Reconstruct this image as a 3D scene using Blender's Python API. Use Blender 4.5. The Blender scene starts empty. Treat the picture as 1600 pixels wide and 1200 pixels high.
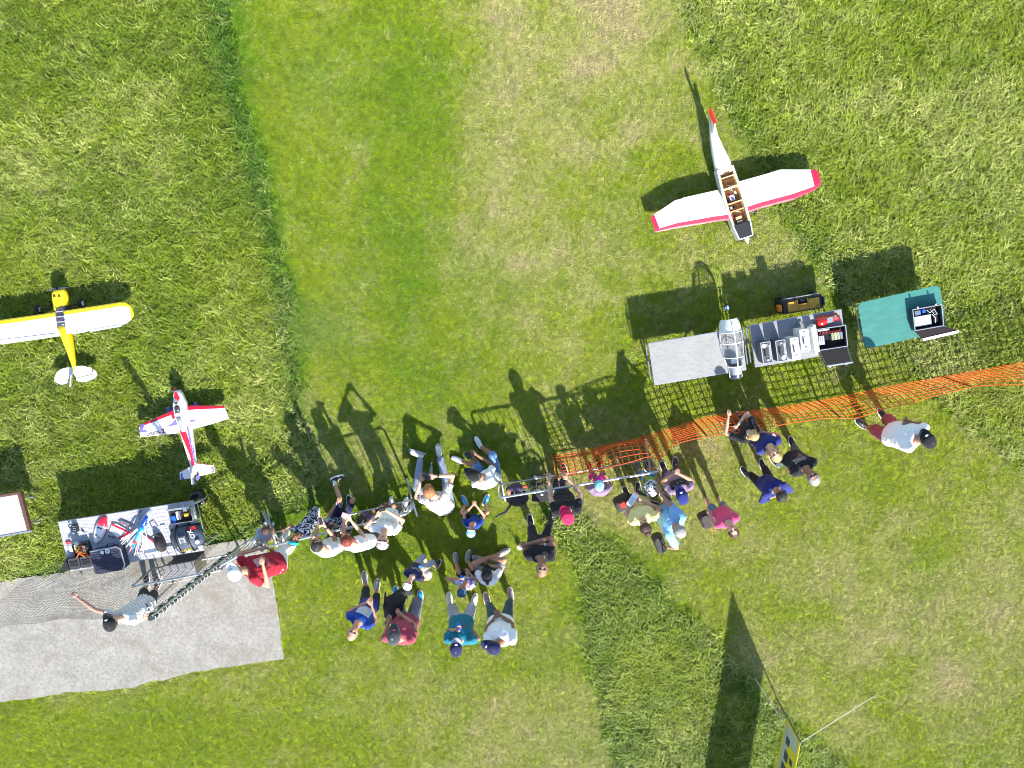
import bpy, bmesh, math, random
import numpy as np
from mathutils import Vector, Matrix, noise
from mathutils.bvhtree import BVHTree

random.seed(7)
rng = np.random.default_rng(7)
SC = bpy.context.scene
COL = SC.collection

# ---------------------------------------------------------------- camera, sky, sun, exposure
FPX, CAMH, NADIR = 1360.0, 15.0, 400.0        # focal length in px of a 1600 px wide picture, height in m
TILT = math.atan((600 - NADIR) / FPX)
cam = bpy.data.cameras.new('camera')
cam.sensor_width = 36.0
cam.lens = 36.0 * FPX / 1600.0
cam.clip_start = 0.1
cam.clip_end = 2000.0
camo = bpy.data.objects.new('camera', cam)
COL.objects.link(camo)
camo.location = (0, 0, CAMH)
camo.rotation_euler = (-TILT, 0, 0)
SC.camera = camo

SUNV = Vector((0.50, -1.20, 1.0)).normalized()    # towards the sun
SUN_EL = math.asin(SUNV.z)
SUN_AZ = math.atan2(SUNV.x, SUNV.y)
world = bpy.data.worlds.new('World')
SC.world = world
world.use_nodes = True
wn = world.node_tree
bg = wn.nodes['Background']
sky = wn.nodes.new('ShaderNodeTexSky')
sky.sky_type = 'NISHITA'
sky.sun_disc = False
sky.sun_elevation = SUN_EL
sky.sun_rotation = SUN_AZ
sky.air_density = 1.0
sky.dust_density = 0.6
wn.links.new(sky.outputs[0], bg.inputs[0])
bg.inputs[1].default_value = 0.125
sl = bpy.data.lights.new('sun', 'SUN')
sl.energy = 4.9
sl.angle = math.radians(0.5)
sl.color = (1.0, 0.955, 0.87)
suno = bpy.data.objects.new('sun', sl)
COL.objects.link(suno)
suno.rotation_euler = SUNV.to_track_quat('Z', 'Y').to_euler()
suno.location = (20, -40, 40)
SC.view_settings.view_transform = 'Standard'
SC.view_settings.look = 'None'
SC.view_settings.exposure = 1.2
SC.view_settings.gamma = 1.0
SC.render.engine = 'CYCLES'
SC.cycles.pixel_filter_type = 'BLACKMAN_HARRIS'
SC.cycles.filter_width = 1.05

# ---------------------------------------------------------------- helpers
_ca, _sa = math.cos(-TILT), math.sin(-TILT)


def P(x, y, z=0.0):
    """survey point: where the sight line of photo position (x, y) meets height z"""
    dx, dy, dz = x - 800.0, -(y - 600.0), -FPX
    Y, Z = _ca * dy - _sa * dz, _sa * dy + _ca * dz
    t = (z - CAMH) / Z
    return Vector((dx * t, Y * t, z))


def unP(X, Y, Z=0.0):
    """inverse of P for arrays"""
    z = Z - CAMH
    a, b = _ca, -_sa
    cy = a * Y - b * z
    cz = b * Y + a * z
    return 800 + FPX * X / (-cz), 600 - FPX * cy / (-cz)


def mat(name, color=(0.5, 0.5, 0.5), rough=0.6, metal=0.0, bump=0.0, bscale=60.0, var=0.0, vscale=8.0, coat=0.0,
        alpha=1.0, trans=0.0, spec=0.5, sheen=0.0):
    m = bpy.data.materials.new(name)
    m.use_nodes = True
    nt = m.node_tree
    b = nt.nodes['Principled BSDF']
    b.inputs['Base Color'].default_value = (*color, 1)
    b.inputs['Roughness'].default_value = rough
    b.inputs['Metallic'].default_value = metal
    b.inputs['Specular IOR Level'].default_value = spec
    if coat:
        b.inputs['Coat Weight'].default_value = coat
        b.inputs['Coat Roughness'].default_value = 0.08
    if trans:
        b.inputs['Transmission Weight'].default_value = trans
    if sheen:
        b.inputs['Sheen Weight'].default_value = sheen
    b.inputs['Alpha'].default_value = alpha
    tc = nt.nodes.new('ShaderNodeTexCoord')
    if var:
        n = nt.nodes.new('ShaderNodeTexNoise')
        n.inputs['Scale'].default_value = vscale
        n.inputs['Detail'].default_value = 5
        n.inputs['Roughness'].default_value = 0.65
        nt.links.new(tc.outputs['Object'], n.inputs['Vector'])
        r = nt.nodes.new('ShaderNodeMapRange')
        r.inputs[1].default_value = 0.3
        r.inputs[2].default_value = 0.7
        r.inputs[3].default_value = 1 - var
        r.inputs[4].default_value = 1 + var
        nt.links.new(n.outputs[0], r.inputs[0])
        hs = nt.nodes.new('ShaderNodeHueSaturation')
        hs.inputs['Color'].default_value = (*color, 1)
        nt.links.new(r.outputs[0], hs.inputs['Value'])
        nt.links.new(hs.outputs[0], b.inputs['Base Color'])
        rr = nt.nodes.new('ShaderNodeMapRange')
        rr.inputs[3].default_value = max(0.05, rough - 0.12)
        rr.inputs[4].default_value = min(1.0, rough + 0.12)
        nt.links.new(n.outputs[0], rr.inputs[0])
        nt.links.new(rr.outputs[0], b.inputs['Roughness'])
    if bump:
        n2 = nt.nodes.new('ShaderNodeTexNoise')
        n2.inputs['Scale'].default_value = bscale
        n2.inputs['Detail'].default_value = 3
        nt.links.new(tc.outputs['Object'], n2.inputs['Vector'])
        bp = nt.nodes.new('ShaderNodeBump')
        bp.inputs['Strength'].default_value = bump
        bp.inputs['Distance'].default_value = 0.02
        nt.links.new(n2.outputs[0], bp.inputs['Height'])
        nt.links.new(bp.outputs[0], b.inputs['Normal'])
    return m


_MC = {}


def M(key, *a, **k):
    if key not in _MC:
        _MC[key] = mat(key, *a, **k)
    return _MC[key]


def cloth(key, color, var=0.10, bump=0.35):
    return M('cloth_' + key, color, rough=0.9, var=var, vscale=11, bump=bump, bscale=26, spec=0.2, sheen=0.15)


def thing(name, label, cat, loc=(0, 0, 0), rotz=0.0, group=None, kind=None):
    o = bpy.data.objects.new(name, None)
    o.empty_display_size = 0.1
    COL.objects.link(o)
    o.location = loc
    o.rotation_euler = (0, 0, rotz)
    o['label'] = label
    o['category'] = cat
    if group:
        o['group'] = group
    if kind:
        o['kind'] = kind
    return o


def tag(o, label, cat, group=None, kind=None):
    o['label'] = label
    if cat:
        o['category'] = cat
    if group:
        o['group'] = group
    if kind:
        o['kind'] = kind
    return o


def link(name, me, mats, parent=None, smooth=False, label=None):
    if not isinstance(mats, (list, tuple)):
        mats = [mats]
    for m in mats:
        me.materials.append(m)
    o = bpy.data.objects.new(name, me)
    COL.objects.link(o)
    if parent is not None:
        o.parent = parent
    if smooth:
        me.shade_smooth()
    if label:
        o['label'] = label
    return o


def root_of(o):
    while o.parent is not None:
        o = o.parent
    return o


def to_local(parent):
    """matrix world -> local of a thing (parts sit at their thing's origin)"""
    if parent is None:
        return Matrix.Identity(4)
    r = root_of(parent)
    return (Matrix.Translation(r.location) @ r.rotation_euler.to_matrix().to_4x4()).inverted()


class MB:
    """mesh builder: collects solids, build() links them as one mesh object"""

    def __init__(self, Mx=None):
        self.v, self.f, self.mi = [], [], []
        self.M = Mx
        self.cm = 0

    def add(self, vs, fs):
        n = len(self.v)
        if self.M is not None:
            vs = [self.M @ Vector(v) for v in vs]
        self.v += [tuple(v) for v in vs]
        self.f += [tuple(i + n for i in f) for f in fs]
        self.mi += [self.cm] * len(fs)
        return self

    def box(self, x0, x1, y0, y1, z0, z1, bev=0.0):
        if bev > 0:
            b = bev
            prof = [(x0 + b, y0), (x1 - b, y0), (x1, y0 + b), (x1, y1 - b), (x1 - b, y1), (x0 + b, y1), (x0, y1 - b), (x0, y0 + b)]
            cx, cy = (x0 + x1) / 2, (y0 + y1) / 2
            ins = [(p[0] + (b * 0.7 if p[0] < cx else -b * 0.7), p[1] + (b * 0.7 if p[1] < cy else -b * 0.7)) for p in prof]
            return self.loft([[(*p, z0) for p in prof], [(*p, z1 - b * 0.7) for p in prof], [(*p, z1) for p in ins]])
        vs = [(x0, y0, z0), (x1, y0, z0), (x1, y1, z0), (x0, y1, z0), (x0, y0, z1), (x1, y0, z1), (x1, y1, z1), (x0, y1, z1)]
        fs = [(3, 2, 1, 0), (4, 5, 6, 7), (0, 1, 5, 4), (1, 2, 6, 5), (2, 3, 7, 6), (3, 0, 4, 7)]
        return self.add(vs, fs)

    def loft(self, rings, cap=True, closed=True):
        n = len(rings[0])
        vs = [p for r in rings for p in r]
        fs = []
        for k in range(len(rings) - 1):
            for i in range(n if closed else n - 1):
                j = (i + 1) % n
                fs.append((k * n + i, k * n + j, (k + 1) * n + j, (k + 1) * n + i))
        if cap:
            fs.append(tuple(reversed(range(n))))
            fs.append(tuple((len(rings) - 1) * n + i for i in range(n)))
        return self.add(vs, fs)

    def prism(self, pts, z0, z1):
        return self.loft([[(p[0], p[1], z0) for p in pts], [(p[0], p[1], z1) for p in pts]])

    def slab(self, pts, t):
        """pts: 3D loop, thickened downwards by t"""
        return self.loft([[(p[0], p[1], p[2] - t) for p in pts], [tuple(p) for p in pts]])

    def tube(self, pts, r, n=8, cap=True):
        pts = [Vector(p) for p in pts]
        rs = r if isinstance(r, (list, tuple)) else [r] * len(pts)
        rings = []
        prev = None
        for i, p in enumerate(pts):
            a = pts[max(i - 1, 0)]
            b = pts[min(i + 1, len(pts) - 1)]
            d = (b - a)
            if d.length < 1e-9:
                d = Vector((0, 0, 1))
            d.normalize()
            if prev is None:
                u = d.orthogonal().normalized()
            else:
                u = (prev - d * prev.dot(d))
                u = u.normalized() if u.length > 1e-6 else d.orthogonal().normalized()
            prev = u
            w = d.cross(u)
            rings.append([tuple(p + (u * math.cos(2 * math.pi * k / n) + w * math.sin(2 * math.pi * k / n)) * rs[i]) for k in range(n)])
        return self.loft(rings, cap)

    def cyl(self, p0, p1, r, n=16, r1=None):
        return self.tube([p0, p1], [r, r if r1 is None else r1], n)

    def ell(self, c, rx, ry, rz, nu=14, nv=9, zmin=-1.0, basis=None):
        """ellipsoid, cut below zmin (unit z)"""
        c = Vector(c)
        rings = []
        t0 = math.asin(max(-1.0, zmin))
        for k in range(nv + 1):
            th = t0 + (math.pi / 2 - t0) * k / nv
            rr, zz = max(math.cos(th), 0.015), math.sin(th)
            ring = []
            for i in range(nu):
                ph = 2 * math.pi * i / nu
                q = Vector((rx * rr * math.cos(ph), ry * rr * math.sin(ph), rz * zz))
                if basis is not None:
                    q = basis @ q
                ring.append(tuple(c + q))
            rings.append(ring)
        return self.loft(rings)

    def build(self, name, mats, parent=None, smooth=False, label=None, world=False):
        me = bpy.data.meshes.new(name)
        vs = self.v
        if world:
            T = to_local(parent)
            vs = [tuple(T @ Vector(v)) for v in vs]
        me.from_pydata(vs, [], self.f)
        if any(self.mi):
            me.polygons.foreach_set('material_index', self.mi)
        me.update()
        return link(name, me, mats, parent, smooth, label)


def mask_poly(px, py, poly):
    inside = np.zeros(px.shape, bool)
    n = len(poly)
    for i in range(n):
        x0, y0 = poly[i]
        x1, y1 = poly[(i + 1) % n]
        c = ((y0 > py) != (y1 > py)) & (px < (x1 - x0) * (py - y0) / (y1 - y0 + 1e-9) + x0)
        inside ^= c
    return inside


def dist_poly(px, py, poly):
    d = np.full(px.shape, 1e9)
    n = len(poly)
    for i in range(n):
        x0, y0 = poly[i]
        x1, y1 = poly[(i + 1) % n]
        vx, vy = x1 - x0, y1 - y0
        t = np.clip(((px - x0) * vx + (py - y0) * vy) / (vx * vx + vy * vy + 1e-9), 0, 1)
        d = np.minimum(d, np.hypot(px - x0 - t * vx, py - y0 - t * vy))
    return np.where(mask_poly(px, py, poly), d, -d)


def vnoise(x, y, s, seed=0, octv=3):
    """cheap value noise on arrays, 0..1"""
    out = np.zeros(x.shape)
    amp, tot = 1.0, 0.0
    for o in range(octv):
        X, Y = x * s + seed * 17.3, y * s + seed * 9.1
        xi, yi = np.floor(X).astype(int), np.floor(Y).astype(int)
        xf, yf = X - xi, Y - yi
        xf, yf = xf * xf * (3 - 2 * xf), yf * yf * (3 - 2 * yf)

        def h(a, b):
            v = np.sin(a * 127.1 + b * 311.7 + seed * 74.7) * 43758.5453
            return v - np.floor(v)
        out += amp * ((h(xi, yi) * (1 - xf) + h(xi + 1, yi) * xf) * (1 - yf) + (h(xi, yi + 1) * (1 - xf) + h(xi + 1, yi + 1) * xf) * yf)
        tot += amp
        amp *= 0.5
        s *= 2.1
    return out / tot


# ---------------------------------------------------------------- ground
TALL_L = [(-400, -300), (325, -300), (335, -100), (345, 0), (360, 80), (375, 150), (400, 240), (412, 300), (428, 370), (445, 450),
          (462, 560), (472, 640), (488, 720), (500, 770), (440, 800), (390, 838), (330, 848), (100, 895), (-400, 960)]
TALL_R = [(960, -300), (1040, -100), (1060, 0), (1090, 60), (1125, 140), (1165, 210), (1205, 300), (1240, 350), (1285, 420), (1330, 500),
          (1395, 545), (1440, 590), (1480, 640), (1530, 680), (1600, 730), (1800, 840), (2100, 900), (2100, -300)]
STRIP = [(868, 800), (884, 850), (902, 900), (915, 960), (925, 1020), (945, 1090), (960, 1150), (968, 1230), (975, 1400), (1500, 1400),
         (1330, 1210), (1250, 1140), (1190, 1085), (1120, 1010), (1060, 955), (1010, 905), (960, 860), (910, 815)]
SLABP = [(-400, 985), (-100, 930), (0, 908), (100, 893), (210, 872), (330, 850), (395, 840), (415, 848), (428, 905), (436, 965), (443, 1027),
         (380, 1038), (300, 1050), (200, 1074), (100, 1083), (0, 1097), (-400, 1170)]
SLABW = [tuple(P(x, y)[:2]) for x, y in SLABP]


def fields(X, Y):
    px, py = unP(X, Y)
    wx = (vnoise(X, Y, 1.6, 3) - .5) * 34 + (vnoise(X, Y, 5.0, 13) - .5) * 16
    dl = dist_poly(px + wx, py, TALL_L)
    dr = dist_poly(px + wx * 1.3, py + wx, TALL_R)
    ds = dist_poly(px + wx * 1.3, py, STRIP)
    tall = np.clip(np.maximum(np.maximum(dl / 10, dr / 16), ds / 20) + .5, 0, 1)
    slab = dist_poly(X, Y, SLABW)
    g = lambda cx, cy, sx, sy: np.exp(-((px - cx) / sx) ** 2 - ((py - cy) / sy) ** 2)
    dry = .22 + .12 * g(960, 130, 230, 200) + .12 * g(1000, 400, 210, 230) + .31 * g(1370, 900, 330, 260) + .36 * g(760, 1130, 330, 160)
    dry += .30 * g(1190, 400, 110, 70) + .20 * g(560, 270, 40, 100) + .3 * g(560, 700, 90, 60) + .05 * g(500, 160, 60, 60)
    dry += .22 * g(680, 350, 60, 60) + .16 * g(1000, 780, 160, 90) + .2 * g(130, 200, 180, 160)
    dry -= .30 * g(630, 300, 60, 330) + .22 * g(500, 520, 70, 60) + .30 * g(560, 850, 130, 70) + .28 * g(410, 200, 60, 200)
    dry -= .3 * g(250, 1150, 260, 60) + .15 * g(1500, 850, 80, 60)
    for cx, cy, r_, a_ in ((985, 208, 16, .5), (960, 6, 55, .5), (925, 100, 22, .35), (905, 235, 20, .3), (1250, 250, 22, .3), (1495, 243, 22, .4), (1020, 190, 22, .3), (1085, 210, 20, .35),
                           (1380, 975, 40, .25), (1485, 1065, 28, .35), (1085, 850, 26, .3), (1250, 900, 40, .25), (1330, 1130, 30, .25), (905, 395, 30, .2), (925, 465, 26, .25), (606, 51, 7, .8),
                           (470, 355, 18, .3), (495, 395, 14, .3), (565, 235, 22, .35), (560, 520, 30, .3), (700, 830, 30, .1), (1010, 1010, 30, .2), (1560, 960, 26, .3), (1110, 700, 30, .3)):
        dry += a_ * g(cx, cy, r_ * 1.2, r_)
    # a mown strip edge near x = 730 at the top: east of it the turf is older and drier
    edge = 1 / (1 + np.exp(-(px + wx * 1.6 - (715 + py * .11)) / 26))
    top = 1 / (1 + np.exp((py - 520) / 120))
    dry += (.10 * edge - .16 * (1 - edge)) * top
    dry += (vnoise(X, Y, .55, 1, 4) - .5) * .75 + (vnoise(X, Y, 2.2, 2, 3) - .5) * .50 + (vnoise(X, Y, 5.0, 5, 3) - .5) * .45
    dry = np.where(tall > .5, dry * .62 + .08 + (vnoise(X, Y, .9, 8, 4) - .5) * .9, dry)
    dry = dry - .22 * np.clip(ds / 30 + 1, 0, 1)
    # lush rim where the mower leaves long grass, its shadow put into the green
    lush_shade = np.exp(-(dl / 18.0) ** 2) + .6 * np.exp(-(ds / 22.0) ** 2) + .5 * np.exp(-(dr / 20.0) ** 2) + .55 * g(640, 330, 70, 300) * (.4 + 1.2 * vnoise(X, Y, 1.3, 31)) + .5 * g(560, 860, 130, 60)
    lush_shade += .25 * g(390, 60, 70, 130) + .3 * (1 - edge) * top + .4 * np.clip(ds / 30, 0, 1) * (vnoise(X, Y, 1.1, 21) > .45)
    lush_shade = lush_shade + (vnoise(X, Y, .9, 11, 3) - .5) * .8 + (vnoise(X, Y, 3.4, 17, 3) - .5) * .75 * (tall < .5)
    blue = .45 * g(500, 515, 50, 42) + .2 * g(500, 130, 60, 60)
    return tall, slab, np.clip(dry, 0, 1), np.clip(lush_shade, 0, 1), np.clip(blue, 0, 1)


GX0, GX1, GY0, GY1, GS = -12.0, 12.0, -11.6, 6.4, 0.10


def grid_mesh(name, keep=None, z=0.0, step=GS):
    xs = np.arange(GX0, GX1 + 1e-6, step)
    ys = np.arange(GY0, GY1 + 1e-6, step)
    X, Y = np.meshgrid(xs, ys)
    tall, slab, dry, lush_shade, blue = fields(X, Y)
    Z = (vnoise(X, Y, .7, 4, 2) - .5) * .02 + z
    Z = np.where(slab > -.12, np.minimum(Z, -.012), Z)
    nx, ny = len(xs), len(ys)
    idx = np.arange(nx * ny).reshape(ny, nx)
    q = np.stack([idx[:-1, :-1], idx[:-1, 1:], idx[1:, 1:], idx[1:, :-1]], -1).reshape(-1, 4)
    if keep is not None:
        dens = keep(tall, slab)
        k = dens.reshape(-1)[q].max(1) > 0.01
        q = q[k]
    me = bpy.data.meshes.new(name)
    me.from_pydata(np.stack([X, Y, Z], -1).reshape(-1, 3).tolist(), [], q.tolist())
    for nm, arr in (('tall', tall), ('dry', dry), ('lush_shade', lush_shade), ('blue', blue)):
        at = me.attributes.new(nm, 'FLOAT', 'POINT')
        at.data.foreach_set('value', arr.reshape(-1).astype(np.float32))
    if keep is not None:
        at = me.attributes.new('dens', 'FLOAT', 'POINT')
        at.data.foreach_set('value', dens.reshape(-1).astype(np.float32))
    me.update()
    me.shade_smooth()
    return me


def grass_color(nt, atype, blade):
    """colour of turf from the growth and shade fields; the same for soil level and blades"""
    L = nt.links

    def attr(n, t=atype):
        a = nt.nodes.new('ShaderNodeAttribute')
        a.attribute_name = n
        a.attribute_type = t
        return a.outputs['Fac']

    def mix(f, a, b):
        m = nt.nodes.new('ShaderNodeMix')
        m.data_type = 'RGBA'
        if isinstance(f, float):
            m.inputs[0].default_value = f
        else:
            L.new(f, m.inputs[0])
        for s, v in ((6, a), (7, b)):
            if isinstance(v, tuple):
                m.inputs[s].default_value = (*v, 1)
            else:
                L.new(v, m.inputs[s])
        return m.outputs[2]
    geo = nt.nodes.new('ShaderNodeNewGeometry')
    green = mix(attr('lush_shade'), (.245, .315, .013), (.120, .240, .008))
    green = mix(attr('blue'), green, (.14, .24, .08))
    dryc = (.50, .46, .21)
    if blade:
        r = nt.nodes.new('ShaderNodeObjectInfo').outputs['Random']
        # each blade clump is either green or a straw one, by how dry the place is
        add = nt.nodes.new('ShaderNodeMath')
        add.operation = 'MULTIPLY_ADD'
        L.new(attr('dry'), add.inputs[0])
        add.inputs[1].default_value = 1.35
        sub = nt.nodes.new('ShaderNodeMath')
        sub.operation = 'SUBTRACT'
        sub.inputs[0].default_value = 0.02
        L.new(r, sub.inputs[1])
        L.new(sub.outputs[0], add.inputs[2])
        mr = nt.nodes.new('ShaderNodeMapRange')
        L.new(add.outputs[0], mr.inputs[0])
        mr.inputs[1].default_value = -.35
        mr.inputs[2].default_value = .75
        col = mix(mr.outputs[0], green, dryc)
        col = mix(attr('tall'), col, mix(mr.outputs[0], mix(attr('lush_shade'), (.195, .265, .012), (.062, .145, .010)), (.45, .47, .15)))
        hs = nt.nodes.new('ShaderNodeHueSaturation')
        L.new(col, hs.inputs['Color'])
        w = nt.nodes.new('ShaderNodeTexWhiteNoise')
        w.noise_dimensions = '1D'
        L.new(r, w.inputs['W'])
        mv = nt.nodes.new('ShaderNodeMapRange')
        L.new(w.outputs['Value'], mv.inputs[0])
        mv.inputs[3].default_value = .62
        mv.inputs[4].default_value = 1.45
        L.new(mv.outputs[0], hs.inputs['Value'])
        return hs.outputs[0]
    n = nt.nodes.new('ShaderNodeTexNoise')
    n.inputs['Scale'].default_value = 22
    n.inputs['Detail'].default_value = 6
    n.inputs['Roughness'].default_value = .75
    L.new(geo.outputs['Position'], n.inputs['Vector'])
    add = nt.nodes.new('ShaderNodeMath')
    add.operation = 'ADD'
    L.new(attr('dry'), add.inputs[0])
    L.new(n.outputs[0], add.inputs[1])
    mr = nt.nodes.new('ShaderNodeMapRange')
    L.new(add.outputs[0], mr.inputs[0])
    mr.inputs[1].default_value = .70
    mr.inputs[2].default_value = 1.55
    col = mix(mr.outputs[0], green, (.40, .35, .17))
    # bare, slightly pink soil in the driest spots
    n3 = nt.nodes.new('ShaderNodeTexNoise')
    n3.inputs['Scale'].default_value = 3.5
    n3.inputs['Detail'].default_value = 8
    L.new(geo.outputs['Position'], n3.inputs['Vector'])
    ad2 = nt.nodes.new('ShaderNodeMath')
    ad2.operation = 'MULTIPLY'
    L.new(n3.outputs[0], ad2.inputs[0])
    L.new(attr('dry'), ad2.inputs[1])
    mr2 = nt.nodes.new('ShaderNodeMapRange')
    L.new(ad2.outputs[0], mr2.inputs[0])
    mr2.inputs[1].default_value = .30
    mr2.inputs[2].default_value = .50
    col = mix(mr2.outputs[0], col, (.33, .25, .165))
    col = mix(attr('tall'), col, (.048, .078, .011))  # soil darkened under long grass: shade between the tufts put into the colour
    n2 = nt.nodes.new('ShaderNodeTexNoise')
    n2.inputs['Scale'].default_value = 55
    n2.inputs['Detail'].default_value = 4
    n2.inputs['Roughness'].default_value = .8
    L.new(geo.outputs['Position'], n2.inputs['Vector'])
    hs = nt.nodes.new('ShaderNodeHueSaturation')
    L.new(col, hs.inputs['Color'])
    mv = nt.nodes.new('ShaderNodeMapRange')
    L.new(n2.outputs[0], mv.inputs[0])
    mv.inputs[1].default_value = .3
    mv.inputs[2].default_value = .7
    mv.inputs[3].default_value = .55
    mv.inputs[4].default_value = 1.45
    L.new(mv.outputs[0], hs.inputs['Value'])
    return hs.outputs[0], n2.outputs[0]


def turf_mat():
    m = bpy.data.materials.new('turf_soil')
    m.use_nodes = True
    nt = m.node_tree
    b = nt.nodes['Principled BSDF']
    c, h = grass_color(nt, 'GEOMETRY', False)
    nt.links.new(c, b.inputs['Base Color'])
    b.inputs['Roughness'].default_value = .95
    b.inputs['Specular IOR Level'].default_value = .1
    bp = nt.nodes.new('ShaderNodeBump')
    bp.inputs['Strength'].default_value = .8
    bp.inputs['Distance'].default_value = .03
    nt.links.new(h, bp.inputs['Height'])
    nt.links.new(bp.outputs[0], b.inputs['Normal'])
    return m


def blade_mat():
    m = bpy.data.materials.new('grass_blade')
    m.use_nodes = True
    nt = m.node_tree
    b = nt.nodes['Principled BSDF']
    c = grass_color(nt, 'INSTANCER', True)
    nt.links.new(c, b.inputs['Base Color'])
    b.inputs['Roughness'].default_value = .55
    b.inputs['Specular IOR Level'].default_value = .35
    tr = nt.nodes.new('ShaderNodeBsdfTranslucent')
    nt.links.new(c, tr.inputs[0])
    mx = nt.nodes.new('ShaderNodeMixShader')
    mx.inputs[0].default_value = .28
    nt.links.new(b.outputs[0], mx.inputs[1])
    nt.links.new(tr.outputs[0], mx.inputs[2])
    nt.links.new(mx.outputs[0], nt.nodes['Material Output'].inputs[0])
    return m


g_me = grid_mesh('grass_field')
ground = link('grass_field', g_me, turf_mat())
tag(ground, 'mown and long turf of the model flying field', None, kind='structure')
# the field goes on far beyond the frame, a little lower
fb = MB()
R = 600.0
fb.v = [(-R, -R, -.06), (R, -R, -.06), (R, R, -.06), (-R, R, -.06)]
fb.f = [(0, 1, 2, 3)]
fb.mi = [0]
far = fb.build('meadow', M('meadow', (.20, .25, .035), rough=.95, var=.35, vscale=.6, bump=.5, bscale=30))
tag(far, 'wide meadow that goes on beyond the mown field', None, kind='structure')


def tuft_mesh(name, n, h, w, spread, lean, bm_, flat=False):
    vs, fs = [], []
    r = random.Random(len(name) + n)
    for i in range(n):
        a, d = r.uniform(0, 6.283), spread * math.sqrt(r.random())
        bx, by = math.cos(a) * d, math.sin(a) * d
        la = r.gauss(0, 1.15) if h > .05 else r.uniform(0, 6.283)
        hh, ww, ll = h * r.uniform(.55, 1.15), w * r.uniform(.7, 1.2), lean * r.uniform(.35, 1.2)
        dx, dy = math.cos(la), math.sin(la)
        sx, sy = -dy * ww, dx * ww
        k = len(vs)
        mx, my, mz = bx + dx * ll * .38 * hh, by + dy * ll * .38 * hh, hh * .62
        tx, ty, tz = bx + dx * ll * hh, by + dy * ll * hh, hh * (1.0 - .22 * ll)
        vs += [(bx - sx * .7, by - sy * .7, 0), (bx + sx * .7, by + sy * .7, 0), (mx - sx, my - sy, mz), (mx + sx, my + sy, mz), (tx, ty, max(tz, .01))]
        fs += [(k, k + 1, k + 3, k + 2), (k + 2, k + 3, k + 4)]
    me = bpy.data.meshes.new(name)
    me.from_pydata(vs, [], fs)
    me.materials.append(bm_)
    return bpy.data.objects.new(name, me)


BLADE = blade_mat()


def scatter(name, label, keep, density, tufts, smin, smax, seed):
    me = grid_mesh(name, keep, z=-.004, step=.1)
    o = link(name, me, BLADE)
    tag(o, label, None, kind='stuff')
    ng = bpy.data.node_groups.new(name, 'GeometryNodeTree')
    ng.interface.new_socket('Geometry', in_out='INPUT', socket_type='NodeSocketGeometry')
    ng.interface.new_socket('Geometry', in_out='OUTPUT', socket_type='NodeSocketGeometry')
    N, L = ng.nodes, ng.links
    gi, go = N.new('NodeGroupInput'), N.new('NodeGroupOutput')
    dist = N.new('GeometryNodeDistributePointsOnFaces')
    L.new(gi.outputs[0], dist.inputs['Mesh'])
    na = N.new('GeometryNodeInputNamedAttribute')
    na.data_type = 'FLOAT'
    na.inputs['Name'].default_value = 'dens'
    mul = N.new('ShaderNodeMath')
    mul.operation = 'MULTIPLY'
    mul.inputs[1].default_value = density
    L.new(na.outputs[0], mul.inputs[0])
    L.new(mul.outputs[0], dist.inputs['Density'])
    dist.inputs['Seed'].default_value = seed
    iop = N.new('GeometryNodeInstanceOnPoints')
    L.new(dist.outputs['Points'], iop.inputs['Points'])
    g2i = N.new('GeometryNodeGeometryToInstance')
    for t in tufts:
        oi = N.new('GeometryNodeObjectInfo')
        oi.inputs['Object'].default_value = t
        L.new(oi.outputs['Geometry'], g2i.inputs[0])
    L.new(g2i.outputs[0], iop.inputs['Instance'])
    iop.inputs['Pick Instance'].default_value = True
    rv = N.new('FunctionNodeRandomValue')
    rv.data_type = 'FLOAT_VECTOR'
    rv.inputs[0].default_value = (-.28, -.28, 0)
    rv.inputs[1].default_value = (.28, .28, 6.283)
    L.new(rv.outputs[0], iop.inputs['Rotation'])
    rs = N.new('FunctionNodeRandomValue')
    rs.data_type = 'FLOAT'
    rs.inputs[2].default_value = smin
    rs.inputs[3].default_value = smax
    rs.inputs['Seed'].default_value = 5
    L.new(rs.outputs[1], iop.inputs['Scale'])
    L.new(iop.outputs[0], go.inputs[0])
    md = o.modifiers.new('scatter', 'NODES')
    md.node_group = ng
    return o


def keep_short(tall, slab):
    k = 1 - .55 * tall
    return np.where(slab > -.02, 0, k)


def keep_long(tall, slab):
    return np.where(slab > -.06, 0, np.clip(tall * 1.3 - .15, 0, 1))


short_t = [tuft_mesh('short_tuft_%d' % i, 16, .027, .0036, .034, 1.0, BLADE) for i in range(3)]
long_t = [tuft_mesh('long_tuft_%d' % i, 16, .070, .0050, .055, 1.15, BLADE) for i in range(4)]
DEFER = []
DEFER.append(('mown_grass', 'short mown grass blades covering the runway and the spectator side', keep_short, 820.0, short_t, .7, 1.3, 3))
DEFER.append(('long_grass', 'long unmown grass in rough bands beside the mown strip', keep_long, 540.0, long_t, .4, 1.6, 9))

# concrete pad
cm = mat('concrete', (.265, .255, .232), rough=.9, var=.16, vscale=2.2, bump=.6, bscale=90, spec=.25)
nt = cm.node_tree
b_ = nt.nodes['Principled BSDF']
old = b_.inputs['Base Color'].links[0].from_socket
tcn = nt.nodes.new('ShaderNodeTexCoord')
sp = nt.nodes.new('ShaderNodeTexNoise')
sp.inputs['Scale'].default_value = 24
sp.inputs['Detail'].default_value = 6
sp.inputs['Roughness'].default_value = .85
nt.links.new(tcn.outputs['Object'], sp.inputs['Vector'])
mr = nt.nodes.new('ShaderNodeMapRange')
mr.inputs[1].default_value = .36
mr.inputs[2].default_value = .64
mr.inputs[3].default_value = .66
mr.inputs[4].default_value = 1.36
nt.links.new(sp.outputs[0], mr.inputs[0])
hsn = nt.nodes.new('ShaderNodeHueSaturation')
nt.links.new(old, hsn.inputs['Color'])
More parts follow.
